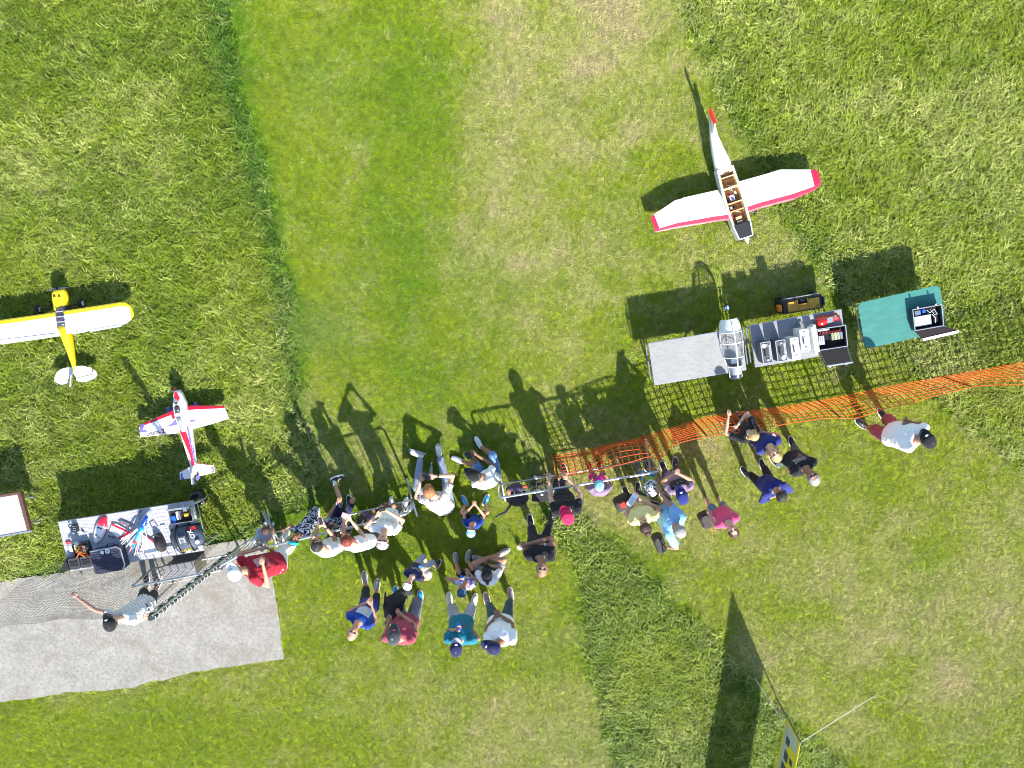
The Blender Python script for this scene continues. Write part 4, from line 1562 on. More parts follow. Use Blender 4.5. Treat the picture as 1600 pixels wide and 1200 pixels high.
# grey steel bin on a stand by the barrier
a, rz, L, D = rect((253, 886), (302, 877), (258, 908), .58)
c = thing('steel_bin', 'grey sheet steel box behind the pad barrier, below the black backpack', 'box', (a.x, a.y, 0), rz)
MB().box(0, L, -D, 0, .561, .58).build('lid', M('sheet_steel', (.22, .215, .23), rough=.5, var=.12, vscale=12), c)
MB().box(.01, L - .01, -D + .01, -.02, .06, .56).build('body', M('shaded_steel', (.05, .05, .07), rough=.4, var=.2, vscale=8), c)  # shade of the far face put into the body's dark colour
MB().box(L - .009, L - .001, -D + .012, -.022, .06, .558).build('side_panel', M('brown_steel', (.20, .17, .12), rough=.4, metal=.4, var=.4, vscale=8), c)
MB().box(-.004, L + .004, -.018, .006, .53, .559).build('front_lip', ALU, c)
for x in (.05, L - .05):
    for y in (-D + .05, -.06):
        MB().cyl((x, y, .02), (x, y, .06), .02, 8).build('foot', RUBBER, c)

# ---------------------------------------------------------------- things on the grey table T4
Z4 = .661


def on4(name, label, cat, px, py, z=Z4, ang=0.0, group=None):
    x, y = at_px(T4, px, py, z)
    return on_table(name, label, cat, T4, x, y, Z4, ang, group)


# backpack
c = on4('backpack', 'big rounded blue grey backpack with white letters on the right of the table', 'backpack', 287, 845, Z4 + .22, .08)
BPM = M('backpack_fabric', (.055, .075, .115), rough=.65, var=.2, vscale=18, bump=.4, bscale=60)
rings = []
for i in range(11):
    u = i / 10
    xx = -.25 + .52 * u
    hh = .20 * math.sin(math.pi * (.12 + .80 * u)) ** .6 + .03
    ww = .22 * math.sin(math.pi * (.14 + .74 * u)) ** .45
    rings.append([(xx, math.cos(math.pi * k / 10) * ww, .01 + math.sin(math.pi * k / 10) ** .7 * hh) for k in range(11)])
bag = MB().loft(rings, closed=False).build('body', BPM, c, smooth=True)
MB().box(-.26, .27, -.2, .2, .0, .03, .02).build('base', BLACKP, c)
for xx in (-.12, .085):
    MB().tube([(xx, math.cos(math.pi * k / 12) * .235, .02 + math.sin(math.pi * k / 12) ** .7 * .235) for k in range(13)], .018, 6).build('strap', BLACKP, c)
MB().box(-.07, .05, -.03, .09, .235, .25, .006).build('top_pocket', M('pocket_grey', (.15, .17, .2), rough=.7), c)
MB().tube([(-.05, -.03, .25), (-.05, .06, .262), (.03, .06, .262), (.03, -.03, .25)], .007, 5).build('grab_handle', WHITEP, c)
for yy in (-.14, -.14):
    pass
MB().cyl((-.05, -.17, .16), (-.05, -.19, .17), .028, 14).build('buckle', YEL, c)
MB().cyl((.03, -.17, .16), (.03, -.19, .17), .028, 14).build('buckle', YEL, c)
MB().box(.13, .23, .14, .19, .13, .16, .006).build('red_tab', RG, c)
for (xx, yy, sz, tx, zz) in ((.19, .08, .10, 'XO', .235),):
    text_mesh('bag_letters', tx, M('letter_grey', (.6, .66, .7)), Matrix.Translation(c.location + Matrix.Rotation(c.rotation_euler.z, 3, 'Z') @ Vector((xx - .03, yy, zz))) @ Matrix.Rotation(c.rotation_euler.z - 1.3, 4, 'Z'), c, sz, bold=.002)
MB().cyl((.21, -.075, .17), (.215, -.08, .222), .034, 16).build('round_badge', WHITEP, c)
# black soft bag beside it
c = on4('soft_bag', 'open black soft bag leaning against the blue grey backpack', 'bag', 248, 850, Z4 + .1, .1)
MB().ell((0, 0, .0), .085, .17, .20, 14, 8, zmin=0).build('body', M('bag_black', (.03, .028, .03), rough=.7, var=.4, vscale=14, bump=.6, bscale=40), c, smooth=True)
MB().tube([(-.04, .12, .13), (-.05, .17, .17), (.03, .19, .17), (.05, .13, .12)], .012, 6).build('strap', BLACKP, c)
# open tool case top right
zz = Z4 + .10
a, rz, L, D = rect((262, 798), (298, 793), (265, 820), zz)
c = thing('tool_case', 'open tool case with blue and yellow tools at the top right table corner', 'case', (a.x, a.y, Z4), rz)
MB().box(.01, L - .01, -D + .01, -.01, 0, .03).build('foam_floor', FOAM, c)
for x0, x1, y0, y1 in ((0, L, -.01, .0), (0, L, -D, -D + .01), (0, .01, -D + .011, -.011), (L - .01, L, -D + .011, -.011)):
    MB().box(x0, x1, y0, y1, 0, .10).build('wall', ALU, c)
MB().box(.02, .09, -D + .02, -D + .13, .031, .07, .004).build('tool', M('bright_blue', (.02, .12, .55)), c)
MB().box(.12, .145, -D + .06, -D + .20, .031, .09, .004).build('tool', WHITEP, c)
MB().box(.165, .185, -D + .06, -D + .20, .031, .09, .004).build('tool', M('mid_grey', (.16, .165, .18)), c)
MB().box(.25, .32, -D + .10, -D + .15, .031, .09, .004).build('tool', M('mustard', (.45, .35, .03)), c)
MB().box(.25, .31, -D + .19, -D + .23, .031, .09, .004).build('tool', STEEL, c)
MB().box(.0, L, .012, .035, .0, .16).build('lid', ALU, c)
MB().box(.08, .12, .036, .075, .08, .12).build('catch', STEEL, c)
MB().box(.26, .30, .036, .075, .08, .12).build('catch', STEEL, c)
# silver packet near
c = on4('clear_packet', 'crumpled clear packet between the tool case and the soft bag', 'packet', 255, 822)
MB().box(-.05, .04, -.03, .03, 0, .02, .008).build('wrap', M('packet', (.5, .5, .56), rough=.2, coat=.6), c)

# black case lid with stickers
a, rz, L, D = rect((139, 863), (186, 854), (147, 899), .86)
c = thing('case_lid', 'large dark ribbed case with two round white stickers, at the near edge of the table', 'case', (a.x, a.y, .0), rz)
RIB = M('ribbed_navy', (.035, .037, .06), rough=.45, var=.25, vscale=9)
pts = []
for cx, cy, s_ in ((L - .05, -.05, 0), (.05, -.05, 90), (.05, -D + .05, 180), (L - .05, -D + .05, 270)):
    for k in range(5):
        an = math.radians(s_ + k * 22.5)
        pts.append((cx + math.cos(an) * .05, cy + math.sin(an) * .05))
MB().prism(pts, Z4, .855).build('shell', RIB, c)
for k in range(7):
    MB().box(.04, L - .04, -.08 - k * (D - .16) / 6 - .008, -.08 - k * (D - .16) / 6 + .008, .856, .863).build('rib', RIB, c)
MB().cyl((L * .42, -.045, .864), (L * .42, -.045, .868), .033, 18).build('round_sticker', WHITEP, c)
MB().cyl((L * .60, -.040, .864), (L * .60, -.040, .868), .043, 18).build('round_sticker', WHITEP, c)
MB().cyl((L * .60, -.040, .869), (L * .60, -.040, .870), .026, 18).build('sticker_print', M('print_grey', (.4, .4, .45)), c)
MB().tube([(0.02, .006, .86), (L - .06, .006, .86), (L + .012, -.05, .86), (L + .012, -D + .08, .86), (L - .05, -D - .006, .86)], .011, 6).build('rim', ALU, c)
MB().tube([(L * .55, .02, .80), (L * .60, .07, .82), (L * .80, .06, .82), (L * .84, .02, .80)], .013, 6).build('handle', M('navy_plastic', (.02, .02, .12)), c)
for x in (.08, L - .08):
    MB().cyl((x, -D + .1, 0), (x, -D + .1, Z4), .014, 8).build('stand_leg', STEEL, c)
# double black case at the left front
a, rz, L, D = rect((104, 874), (141, 868), (106, 892), .78)
c = thing('double_case', 'pair of black cases hanging over the near left table corner, latches outward', 'case', (a.x, a.y, 0), rz)
for k in range(2):
    x0 = k * (L / 2 + .004)
    MB().box(x0, x0 + L / 2 - .01, -D, 0, .60, .77, .012).build('shell', DARKP, c)
    MB().box(x0 + .03, x0 + L / 2 - .04, -D * .72, -D * .25, .771, .778, .004).build('recess', BLACKP, c)
    MB().box(x0 + .05, x0 + L / 2 - .06, -D - .018, -D - .002, .70, .74).build('latch', ALU, c)
MB().loft([[(-.005, -D, .60), (-.22, -D, .62), (-.02, 0, .60)], [(-.005, -D, .77), (-.22, -D, .68), (-.02, 0, .77)]]).build('side_flap', BLACKP, c)
for x in (.06, L - .06):
    MB().cyl((x, -D * .6, 0), (x, -D * .6, .60), .013, 8).build('stand_leg', STEEL, c)
# open wiring case
c = on4('wiring_tray', 'open dark tray full of red and yellow wires behind the double case', 'tray', 130, 860, Z4 + .05, .05)
MB().box(-.14, .12, -.14, .13, 0, .02).build('floor_panel', DARKP, c)
for x0, x1, y0, y1 in ((-.15, .13, .131, .141), (-.15, .13, -.151, -.141), (-.15, -.141, -.14, .13), (.121, .13, -.14, .13)):
    MB().box(x0, x1, y0, y1, 0, .09).build('wall', BLACKP, c)
for k in range(10):
    r_ = random.Random(k + 50)
    pp = [(r_.uniform(-.11, .10), r_.uniform(-.12, .11), r_.uniform(.05, .13)) for _ in range(4)]
    MB().tube(pp, .007, 5).build('wire', [RW, M('yellow_wire', (.7, .5, .04)), RW, M('orange_wire', (.6, .2, .03))][k % 4], c)
MB().box(.03, .07, -.02, .08, .02, .11, .005).build('white_block', WHITEP, c)
MB().cyl((-.04, .13, .02), (-.04, .16, .13), .035, 12).build('motor', STEEL, c)
c = on4('clear_bag', 'clear plastic bag of small parts left of the wiring tray', 'bag', 112, 856, Z4 + .03)
MB().ell((0, 0, 0), .085, .10, .05, 12, 6, zmin=0).build('wrap', M('packet2', (.55, .55, .56), rough=.25, coat=.6, bump=1, bscale=50), c)
MB().box(-.09, .0, .07, .12, .0, .03, .01).build('red_clip', M('coral_red', (.7, .06, .05)), c)
# drill and charger
c = on4('pump', 'dark pump with a blue bulb and looped hose at the far left table corner', 'pump', 116, 826, Z4 + .03)
MB().box(-.02, .07, -.06, .07, 0, .07, .008).build('body', BLACKP, c)
MB().ell((-.03, -.05, 0), .055, .06, .07, 12, 6, zmin=0).build('bulb', M('slate_blue', (.05, .10, .17), rough=.4), c, smooth=True)
MB().tube([(-.02, .02, .04), (-.07, .03, .04), (-.08, .08, .04), (-.04, .09, .04)], .009, 6).build('hose', BLACKP, c)
for k in range(3):
    MB().box(.0, .05, -.03 + k * .035, -.015 + k * .035, .071, .076).build('vent', STEEL, c)
c = on4('screwdriver', 'small dark screwdriver lying alone on the grey table', 'screwdriver', 131, 830, Z4, -1.0)
MB().cyl((-.05, 0, .015), (.01, 0, .015), .011, 8).build('handle', M('navy_plastic', (.02, .02, .12)), c)
MB().cyl((.01, 0, .015), (.06, 0, .015), .004, 6).build('shaft', STEEL, c)
# red and white canopy hatch
c0, c1 = P(164, 806, Z4), P(150, 850, Z4)
dd = c1 - c0
c = thing('canopy_hatch', 'slender white canopy hatch with a red end on the grey table', 'canopy', (c0.x, c0.y, Z4), math.atan2(dd.y, dd.x))
LH = dd.length


def hsec(u, k=1.0, dz=0):
    w = .095 * math.sin(math.pi * min(1, max(.0, u * .94 + .06))) ** .55 * k
    return [(u * LH, math.cos(math.pi * i / 10) * w, dz + .005 + math.sin(math.pi * i / 10) ** .8 * w * .75) for i in range(11)]


MB().loft([hsec(.0 + .3 * i / 4) for i in range(5)], closed=False).build('red_end', REDP, c, smooth=True)
MB().loft([hsec(.30 + .68 * i / 8) for i in range(9)], closed=False).build('shell', WHITEP, c, smooth=True)
MB().tube([(u * LH, .098 * math.sin(math.pi * min(1, u * .94 + .06)) ** .55, .008) for u in np.linspace(.3, .97, 12)], .008, 5).build('red_trim', REDP, c)
MB().box(LH * .36, LH * .41, -.04, .04, .055, .075).build('slot', DARKP, c)
MB().cyl((LH * .66, -.02, .06), (LH * .66, -.02, .074), .022, 10).build('pilot_head', M('mid_grey', (.16, .165, .18)), c)
MB().cyl((LH * .70, .03, .055), (LH * .70, .03, .072), .016, 10).build('pilot_head', M('mid_grey', (.16, .165, .18)), c)

# little dismantled plane on the table
q = P(215, 835, Z4)
pD = thing('small_model_plane', 'small dismantled model plane with white red wings and a blue fuselage on the table', 'model plane', (q.x, q.y, 0))
z0 = Z4 + .03
for nm, poly in (('a', [(171, 829), (175, 819), (182, 818.5), (206, 832), (201, 838), (188, 843)]), ('b', [(222, 835), (243, 847), (252, 866), (218, 863), (222, 850)])):
    w_ = MB().slab([P(x, y, z0) for x, y in poly], .02).build('wing', WHITEP, pD, world=True)
for poly in ([(173, 820.5), (176, 818.3), (203, 830.5), (200, 832.5)], [(184, 840), (202, 830), (206, 832), (186, 843)], [(226, 837), (229, 837.5), (246, 850), (246, 854)]):
    MB().slab([P(x, y, z0 + .004) for x, y in poly], .003).build('wing_stripe', RC, pD, world=True)
MB().slab([P(x, y, z0 + .001) for x, y in ((184, 816), (190, 813), (208, 821), (206, 825))], .02).build('wing_fairing', M('mauve_grey', (.16, .13, .16), rough=.5), pD, world=True)
fz = Z4 + .12
ax0, ax1 = P(236, 795, fz), P(206, 858, fz)
axx = (ax1 - ax0).normalized()


def fr(u, w, h):
    c_ = ax0.lerp(ax1, u)
    return body_ring(c_, axx, w, fz + h * .5, fz - h * .5, n=10, sq=.9)


MB().loft([fr(.0, .01, .02), fr(.1, .045, .08), fr(.22, .058, .10), fr(.3, .06, .1)]).build('nose', M('silver_grey', (.48, .49, .55), rough=.3), pD, smooth=True, world=True)
MB().loft([fr(.16, .036, .125), fr(.25, .05, .14), fr(.36, .05, .14), fr(.44, .042, .125)]).build('cowl', M('royal_blue', (.01, .06, .45), rough=.25, coat=.5), pD, smooth=True, world=True)
MB().loft([fr(.40, .048, .12), fr(.55, .045, .11), fr(.75, .035, .09), fr(.97, .022, .05)]).build('fuselage', M('sky_blue', (.02, .36, .62), rough=.25, coat=.5), pD, smooth=True, world=True)
crim = M('coral_red', (.7, .06, .05))
MB().loft([fr(.78, .036, .094), fr(.84, .034, .09)]).build('red_band', crim, pD, smooth=True, world=True)
for k, (x0, y0, x1, y1) in enumerate(((214, 826, 182, 856), (215, 828, 190, 852), (216, 832, 196, 856), (218, 834, 200, 866), (220, 830, 210, 868), (222, 826, 224, 864), (226, 820, 232, 856), (216, 826, 186, 846), (221, 832, 214, 864))):
    MB().tube([P(x0, y0, fz + .04), P(x1, y1, fz - .05)], .007, 5).build('strut', WHITEP, pD, world=True)
for k in range(5):
    MB().tube([P(206 + k * 3, 852 + k % 2 * 3, fz + .03), P(202 + k * 4, 862, fz - .02)], .006, 5).build('control_rod', [crim, PURP, BLACKP][k % 3], pD, world=True)
MB().tube([P(216, 802, Z4 + .02), P(219, 800, Z4 + .03), P(221, 797, Z4 + .03)], .008, 5).build('prop_shaft', BLACKP, pD, world=True)
MB().tube([P(217, 806, Z4 + .02), P(218, 812, Z4 + .02)], .012, 5).build('fuel_tube', M('sky_blue', (.02, .36, .62)), pD, world=True)
c = on4('pliers', 'small black pliers lying near the red ended canopy hatch', 'pliers', 174, 840, Z4, -.5)
MB().tube([(-.06, 0, .01), (0, .01, .012), (.06, -.01, .01)], .008, 6).build('jaw', STEEL, c)
MB().tube([(-.06, .02, .01), (0, .008, .012), (.05, .03, .01)], .008, 6).build('jaw', BLACKP, c)

# diagonal brace tube at the right of the table, black bag below
q = P(342, 834, .25)
t = thing('table_stay', 'bent steel stay sticking out from the right end of the grey table', 'stay', (q.x, q.y, 0))
MB().tube([P(313, 858, .6), P(342, 834, .12), P(345, 832, .0)], .016, 8).build('tube', STEEL, t, world=True)
MB().tube([P(300, 789, .5), P(318, 780, .3), P(330, 772, .04)], .016, 8).build('tube', STEEL, t, world=True)
q = P(310, 778, .12)
t = thing('black_bag', 'small shiny black bag on the grass below the tail of the aerobatic plane', 'bag', (q.x, q.y, 0), .3)
MB().box(-.12, .12, -.13, .13, .0, .22, .04).build('body', M('shiny_black', (.012, .012, .014), rough=.3, bump=.8, bscale=20), t)
MB().tube([(-.08, .0, .22), (-.03, .02, .27), (.06, .02, .27), (.10, 0, .22)], .01, 6).build('handle', BLACKP, t)

# ---------------------------------------------------------------- yellow banner at the bottom right
pb = P(1214, 1092, 0)
HB = 1.62
top = P(1251, 1160, HB)
lowp = P(1228, 1122, .55)
t = thing('banner', 'yellow and grey mesh banner on a leaning pole, cut by the bottom edge', 'banner', (pb.x, pb.y, 0))
MB().tube([pb, top + Vector((0, 0, .03))], .014, 8).build('pole', M('grey_pole', (.12, .12, .12), rough=.4), t, world=True)
dirb = (P(1195, 1300, .55) - lowp)
dirb.z = 0
dirb.normalize()
BY = M('banner_yellow', (.78, .62, .02), rough=.6)
BG = M('banner_grey', (.46, .50, .42), rough=.7, var=.15, vscale=6)
LB = 4.2


def bpt(s_, v):
    base = lowp.lerp(top, v)
    n_ = Vector((dirb.y, -dirb.x, 0))
    return base + dirb * s_ + n_ * (.012 * math.sin(s_ * 2.2 + v * 2) * min(1, s_))


def bpanel(nm, m_, s0, s1, v0, v1, off=0.0):
    b = MB()
    n_ = Vector((dirb.y, -dirb.x, 0))
    ns = max(2, int((s1 - s0) / .2) + 1)
    rings = []
    for s_ in np.linspace(s0, s1, ns):
        a_, c_ = bpt(s_, v0), bpt(s_, v1)
        o_ = n_ * (.003 + off)
        rings.append([tuple(a_ + o_), tuple(c_ + o_), tuple(c_ - o_), tuple(a_ - o_)])
    return b.loft(rings).build(nm, m_, t, world=True)


bpanel('banner_field', BG, .05, LB, .10, .90)
bpanel('top_border', BY, .0, LB, .902, 1.0)
bpanel('bottom_border', BY, .0, LB, .0, .098)
bpanel('end_border', BY, .0, .048, .10, .90)
bpanel('yellow_panel', BY, .30, LB, .42, .88, .002)
for k in range(16):
    s_ = .22 + k * .24
    bpanel('banner_lettering', M('banner_ink', (.07, .075, .08), rough=.6), s_, s_ + .13 + .03 * (k % 3), .25 + .05 * (k % 2), .48 + .06 * (k % 3), .004)
    if k % 2:
        bpanel('banner_lettering', M('banner_ink', (.07, .075, .08), rough=.6), s_, s_ + .10, .62, .80, .005)
GW = M('guy_white', (.72, .72, .68), rough=.6)
for a_, c_, nm in ((P(1367, 1087, .0), top, 'a'), (P(1178, 1057, .0), bpt(.12, .15), 'b')):
    MB().tube([a_, c_], .0055, 6).build('guy_rope', GW, t, world=True)
    MB().cyl(a_ + Vector((0, 0, -.02)), a_ + Vector((0, 0, .07)), .010, 6).build('peg', STEEL, t, world=True)

# ---------------------------------------------------------------- black pushchair at the barrier
q = P(832, 765, 0)
t = thing('pushchair', 'black pushchair with big rear wheels parked against the barrier', 'pushchair', (q.x, q.y, 0))
BKF = M('black_fabric', (.02, .02, .024), rough=.85, bump=.4, bscale=40)


def T3_(x, y, z):
    return P(x, y, z)


MB().loft([[tuple(T3_(790, 762, .72)), tuple(T3_(815, 757, .70)), tuple(T3_(820, 770, .45)), tuple(T3_(793, 777, .50))],
           [tuple(T3_(790, 762, .76)), tuple(T3_(815, 757, .74)), tuple(T3_(820, 770, .49)), tuple(T3_(793, 777, .54))]]).build('seat_back', BKF, t, world=True)
MB().ell(P(808, 777, .52), .20, .14, .30, 14, 8, zmin=-.4).build('hood', BKF, t, smooth=True, world=True)
MB().ell(P(806, 763, .72), .16, .075, .10, 12, 7).build('child_seat_cover', M('aubergine', (.055, .04, .09), rough=.8), t, smooth=True, world=True)
MB().ell(P(795, 769, .76), .035, .07, .03, 10, 6).build('toy', M('toy_orange', (.6, .18, .05)), t, smooth=True, world=True)
MB().ell(P(819, 760, .74), .05, .03, .03, 10, 6).build('toy', M('toy_red', (.6, .05, .03)), t, smooth=True, world=True)
MB().box(-.02, .28, -.12, .10, .30, .34).build('basket', BKF, t)
MB().tube([P(800, 781, .5), P(797, 790, .85), P(790, 800, 1.0), P(778, 806, 1.03), P(775, 808, 1.03)], .020, 8).build('push_handle', BLACKP, t, smooth=True, world=True)
MB().tube([P(816, 781, .5), P(820, 790, .9), P(826, 797, 1.0)], .016, 8).build('push_handle', BLACKP, t, smooth=True, world=True)
for (x, y) in ((842, 744), (846, 757), (846, 779)):
    c0 = P(x, y, .17)
    w_ = MB().tube([c0 + Vector((math.cos(k * math.pi / 12) * .15, math.sin(k * math.pi / 12) * .045, math.sin(k * math.pi / 12) * .15)) for k in range(25)], .02, 6).build('wheel', RUBBER, t, smooth=True, world=True)
    for k in range(6):
        a_ = k * math.pi / 3
        MB().tube([c0, c0 + Vector((math.cos(a_) * .14, math.sin(a_) * .042, math.sin(a_) * .14))], .008, 5).build('spoke', STEEL, w_, world=True)
MB().tube([P(842, 744, .17), P(846, 779, .17)], .012, 6).build('axle', STEEL, t, world=True)
MB().tube([P(800, 778, .5), P(828, 765, .35), P(842, 750, .17)], .012, 6).build('frame_tube', STEEL, t, world=True)
for k in range(8):
    r_ = random.Random(k)
    MB().ell(P(840 + r_.uniform(-7, 7), 762 + r_.uniform(-20, 12), .42 + r_.uniform(-.08, .08)), .04, .03, .02, 8, 4).build('frame_bracket', STEEL if k % 3 else BLACKP, t, smooth=True, world=True)

# small things on the grass
q = P(812, 852, .0)
t = thing('paper_cup', 'white paper cup on the grass behind the man with folded arms', 'cup', (q.x, q.y, 0))
MB().cyl((0, 0, 0), (0, 0, .12), .032, 14, r1=.044).build('cup', WHITEP, t)
MB().cyl((0, 0, .121), (0, 0, .13), .046, 14).build('lid', WHITEP, t)
q = P(674, 735, .0)
t = thing('drink_bottle', 'clear drink bottle lying between the legs of the seated ginger man', 'bottle', (q.x, q.y, 0), 1.5)
MB().tube([(-.16, 0, .04), (0, 0, .04), (.05, 0, .04), (.09, 0, .04), (.13, 0, .04)], [.034, .034, .034, .014, .014], 12).build('body', M('clear_plastic', (.55, .6, .62), rough=.1, coat=.8, alpha=.6), t, smooth=True)
MB().cyl((.131, 0, .04), (.155, 0, .04), .016, 10).build('cap', WHITEP, t)
q = P(667, 897, .0)
t = thing('plastic_bag', 'white plastic bag on the grass beside the child in the white cap', 'bag', (q.x, q.y, 0))
MB().ell((0, 0, 0), .10, .11, .12, 12, 7, zmin=0).build('bag', M('bag_white', (.75, .75, .75), rough=.5, bump=1, bscale=20), t, smooth=True)
MB().tube([(-.04, 0, .11), (-.02, .03, .15), (.03, .02, .12)], .007, 5).build('bag_handle', WHITEP, t)

# ---------------------------------------------------------------- people
Z = Vector((0, 0, 1))
SKINS = {'fair': (.62, .36, .24), 'tan': (.47, .25, .155), 'brown': (.30, .15, .09), 'pink': (.66, .37, .27), 'dark': (.20, .10, .065)}


def skin_mat(k):
    m = M('skin_' + k, SKINS[k], rough=.55, var=.06, vscale=14, bump=.08, bscale=120)
    m.node_tree.nodes['Principled BSDF'].inputs['Subsurface Weight'].default_value = .06
    return m


class Solid:
    """closed overlapping solids, merged into one skin by a voxel remesh"""

    def __init__(self):
        self.b = MB()

    def cone(self, p0, r0, p1, r1, n=12, capa=True, capb=True):
        p0, p1 = Vector(p0), Vector(p1)
        d = p1 - p0
        L = d.length
        if L < 1e-5:
            return self
        d /= L
        pts, rs = [], []
        if capa:
            for k in (0.02, .35, .7):
                pts.append(p0 - d * r0 * math.sqrt(max(0, 1 - k * k)))
                rs.append(max(r0 * k, .0015))
        pts += [p0, p0.lerp(p1, .5), p1]
        rs += [r0, (r0 + r1) / 2, r1]
        if capb:
            for k in (.7, .35, .02):
                pts.append(p1 + d * r1 * math.sqrt(max(0, 1 - k * k)))
                rs.append(max(r1 * k, .0015))
        self.b.tube(pts, rs, n)
        return self

    def limb(self, pts, rs, capa=True, capb=True):
        for i in range(len(pts) - 1):
            self.cone(pts[i], rs[i], pts[i + 1], rs[i + 1], capa=capa if i == 0 else True, capb=capb if i == len(pts) - 2 else True)
        return self

    def ell(self, c, rx, ry, rz, basis=None, n=14, nv=10):
        self.b.ell(c, rx, ry, rz, n, nv, basis=basis)
        return self

    def rings(self, rs):
        self.b.loft(rs)
        return self

    def mesh(self, name, voxel, smooth=4, wrinkle=0.0, wscale=9.0, seed=0.0, extra=None):
        me = bpy.data.meshes.new(name)
        me.from_pydata(self.b.v, [], self.b.f)
        bm = bmesh.new()
        bm.from_mesh(me)
        bmesh.ops.recalc_face_normals(bm, faces=bm.faces[:])
        bm.to_mesh(me)
        bm.free()
        o = bpy.data.objects.new('tmp', me)
        COL.objects.link(o)
        r = o.modifiers.new('r', 'REMESH')
        r.mode = 'VOXEL'
        r.voxel_size = voxel
        s = o.modifiers.new('s', 'SMOOTH')
        s.iterations = smooth
        s.factor = .5
        bpy.context.view_layer.update()
        ev = o.evaluated_get(bpy.context.evaluated_depsgraph_get())
        m2 = bpy.data.meshes.new_from_object(ev)
        bpy.data.objects.remove(o)
        bpy.data.meshes.remove(me)
        if wrinkle:
            for v in m2.vertices:
                p = v.co
                w = noise.noise(Vector((p.x * wscale + seed, p.y * wscale * .6, p.z * wscale * .9)))
                w = (1 - abs(w) * 2.2) * .6 + noise.noise(p * wscale * 2.1 + Vector((seed, 0, 0))) * .4
                v.co = p + v.normal * (w * wrinkle)
        m2.name = name
        if extra is not None:
            n0 = len(m2.vertices)
            vs = [tuple(v.co) for v in m2.vertices] + extra.v
            fs = [tuple(p.vertices) for p in m2.polygons] + [tuple(i + n0 for i in f) for f in extra.f]
            bpy.data.meshes.remove(m2)
            m2 = bpy.data.meshes.new(name)
            m2.from_pydata(vs, [], fs)
            m2.update()
        return m2


def ik(a, c, l0, l1, hint):
    a, c, hint = Vector(a), Vector(c), Vector(hint)
    d = c - a
    D = max(d.length, 1e-4)
    mx = (l0 + l1) * .995
    if D > mx:
        k = D / mx
        l0 *= k
        l1 *= k
    dn = d / D
    x = (l0 * l0 - l1 * l1 + D * D) / (2 * D)
    h = math.sqrt(max(l0 * l0 - x * x, 0))
    hp = hint - dn * hint.dot(dn)
    hp = hp.normalized() if hp.length > 1e-4 else dn.orthogonal().normalized()
    return a + dn * x + hp * h


def dirv(dx, dy):
    return Vector((dx, -dy, 0)).normalized()


def decal_plane(name, target, origin, ux, uy, w, h, mats_fn, parent, nx=8, ny=8, off=.004, cast=None):
    """printed patch: a small grid laid over the garment along `cast`"""
    T = to_local(target).inverted()
    tree = BVHTree.FromPolygons([T @ v.co for v in target.data.vertices], [tuple(p.vertices) for p in target.data.polygons])
    nrm = ux.cross(uy).normalized()
    vs = []
    for j in range(ny + 1):
        for i in range(nx + 1):
            p = origin + ux * (w * (i / nx - .5)) + uy * (h * (j / ny - .5))
            hh = tree.ray_cast(p + nrm * .4, -nrm, .8)
            q = hh[0] if hh[0] is not None else tree.find_nearest(p)[0]
            vs.append(tuple(to_local(parent) @ (q + nrm * off)))
    fs = [(j * (nx + 1) + i, j * (nx + 1) + i + 1, (j + 1) * (nx + 1) + i + 1, (j + 1) * (nx + 1) + i) for j in range(ny) for i in range(nx)]
    me = bpy.data.meshes.new(name)
    me.from_pydata(vs, [], fs)
    uv = me.uv_layers.new(name='UVMap')
    for lp in me.loops:
        k = lp.vertex_index
        uv.data[lp.index].uv = ((k % (nx + 1)) / nx, (k // (nx + 1)) / ny)
    return link(name, me, mats_fn, parent, smooth=True)


def print_mat(name, bg_, fg, scale=9.0, thr=.55, alpha_bg=False, stretch=(1, 1, 1)):
    m = mat(name, fg, rough=.8)
    nt = m.node_tree
    b = nt.nodes['Principled BSDF']
    uvn = nt.nodes.new('ShaderNodeUVMap')
    mp = nt.nodes.new('ShaderNodeMapping')
    mp.inputs['Scale'].default_value = stretch
    n = nt.nodes.new('ShaderNodeTexNoise')
    n.inputs['Scale'].default_value = scale
    n.inputs['Detail'].default_value = 1
    nt.links.new(uvn.outputs[0], mp.inputs[0])
    nt.links.new(mp.outputs[0], n.inputs['Vector'])
    g = nt.nodes.new('ShaderNodeMath')
    g.operation = 'GREATER_THAN'
    g.inputs[1].default_value = thr
    nt.links.new(n.outputs[0], g.inputs[0])
    if alpha_bg:
        nt.links.new(g.outputs[0], b.inputs['Alpha'])
    else:
        x = nt.nodes.new('ShaderNodeMix')
        x.data_type = 'RGBA'
        nt.links.new(g.outputs[0], x.inputs[0])
        x.inputs[6].default_value = (*bg_, 1)
        x.inputs[7].default_value = (*fg, 1)
        nt.links.new(x.outputs[2], b.inputs['Base Color'])
    return m


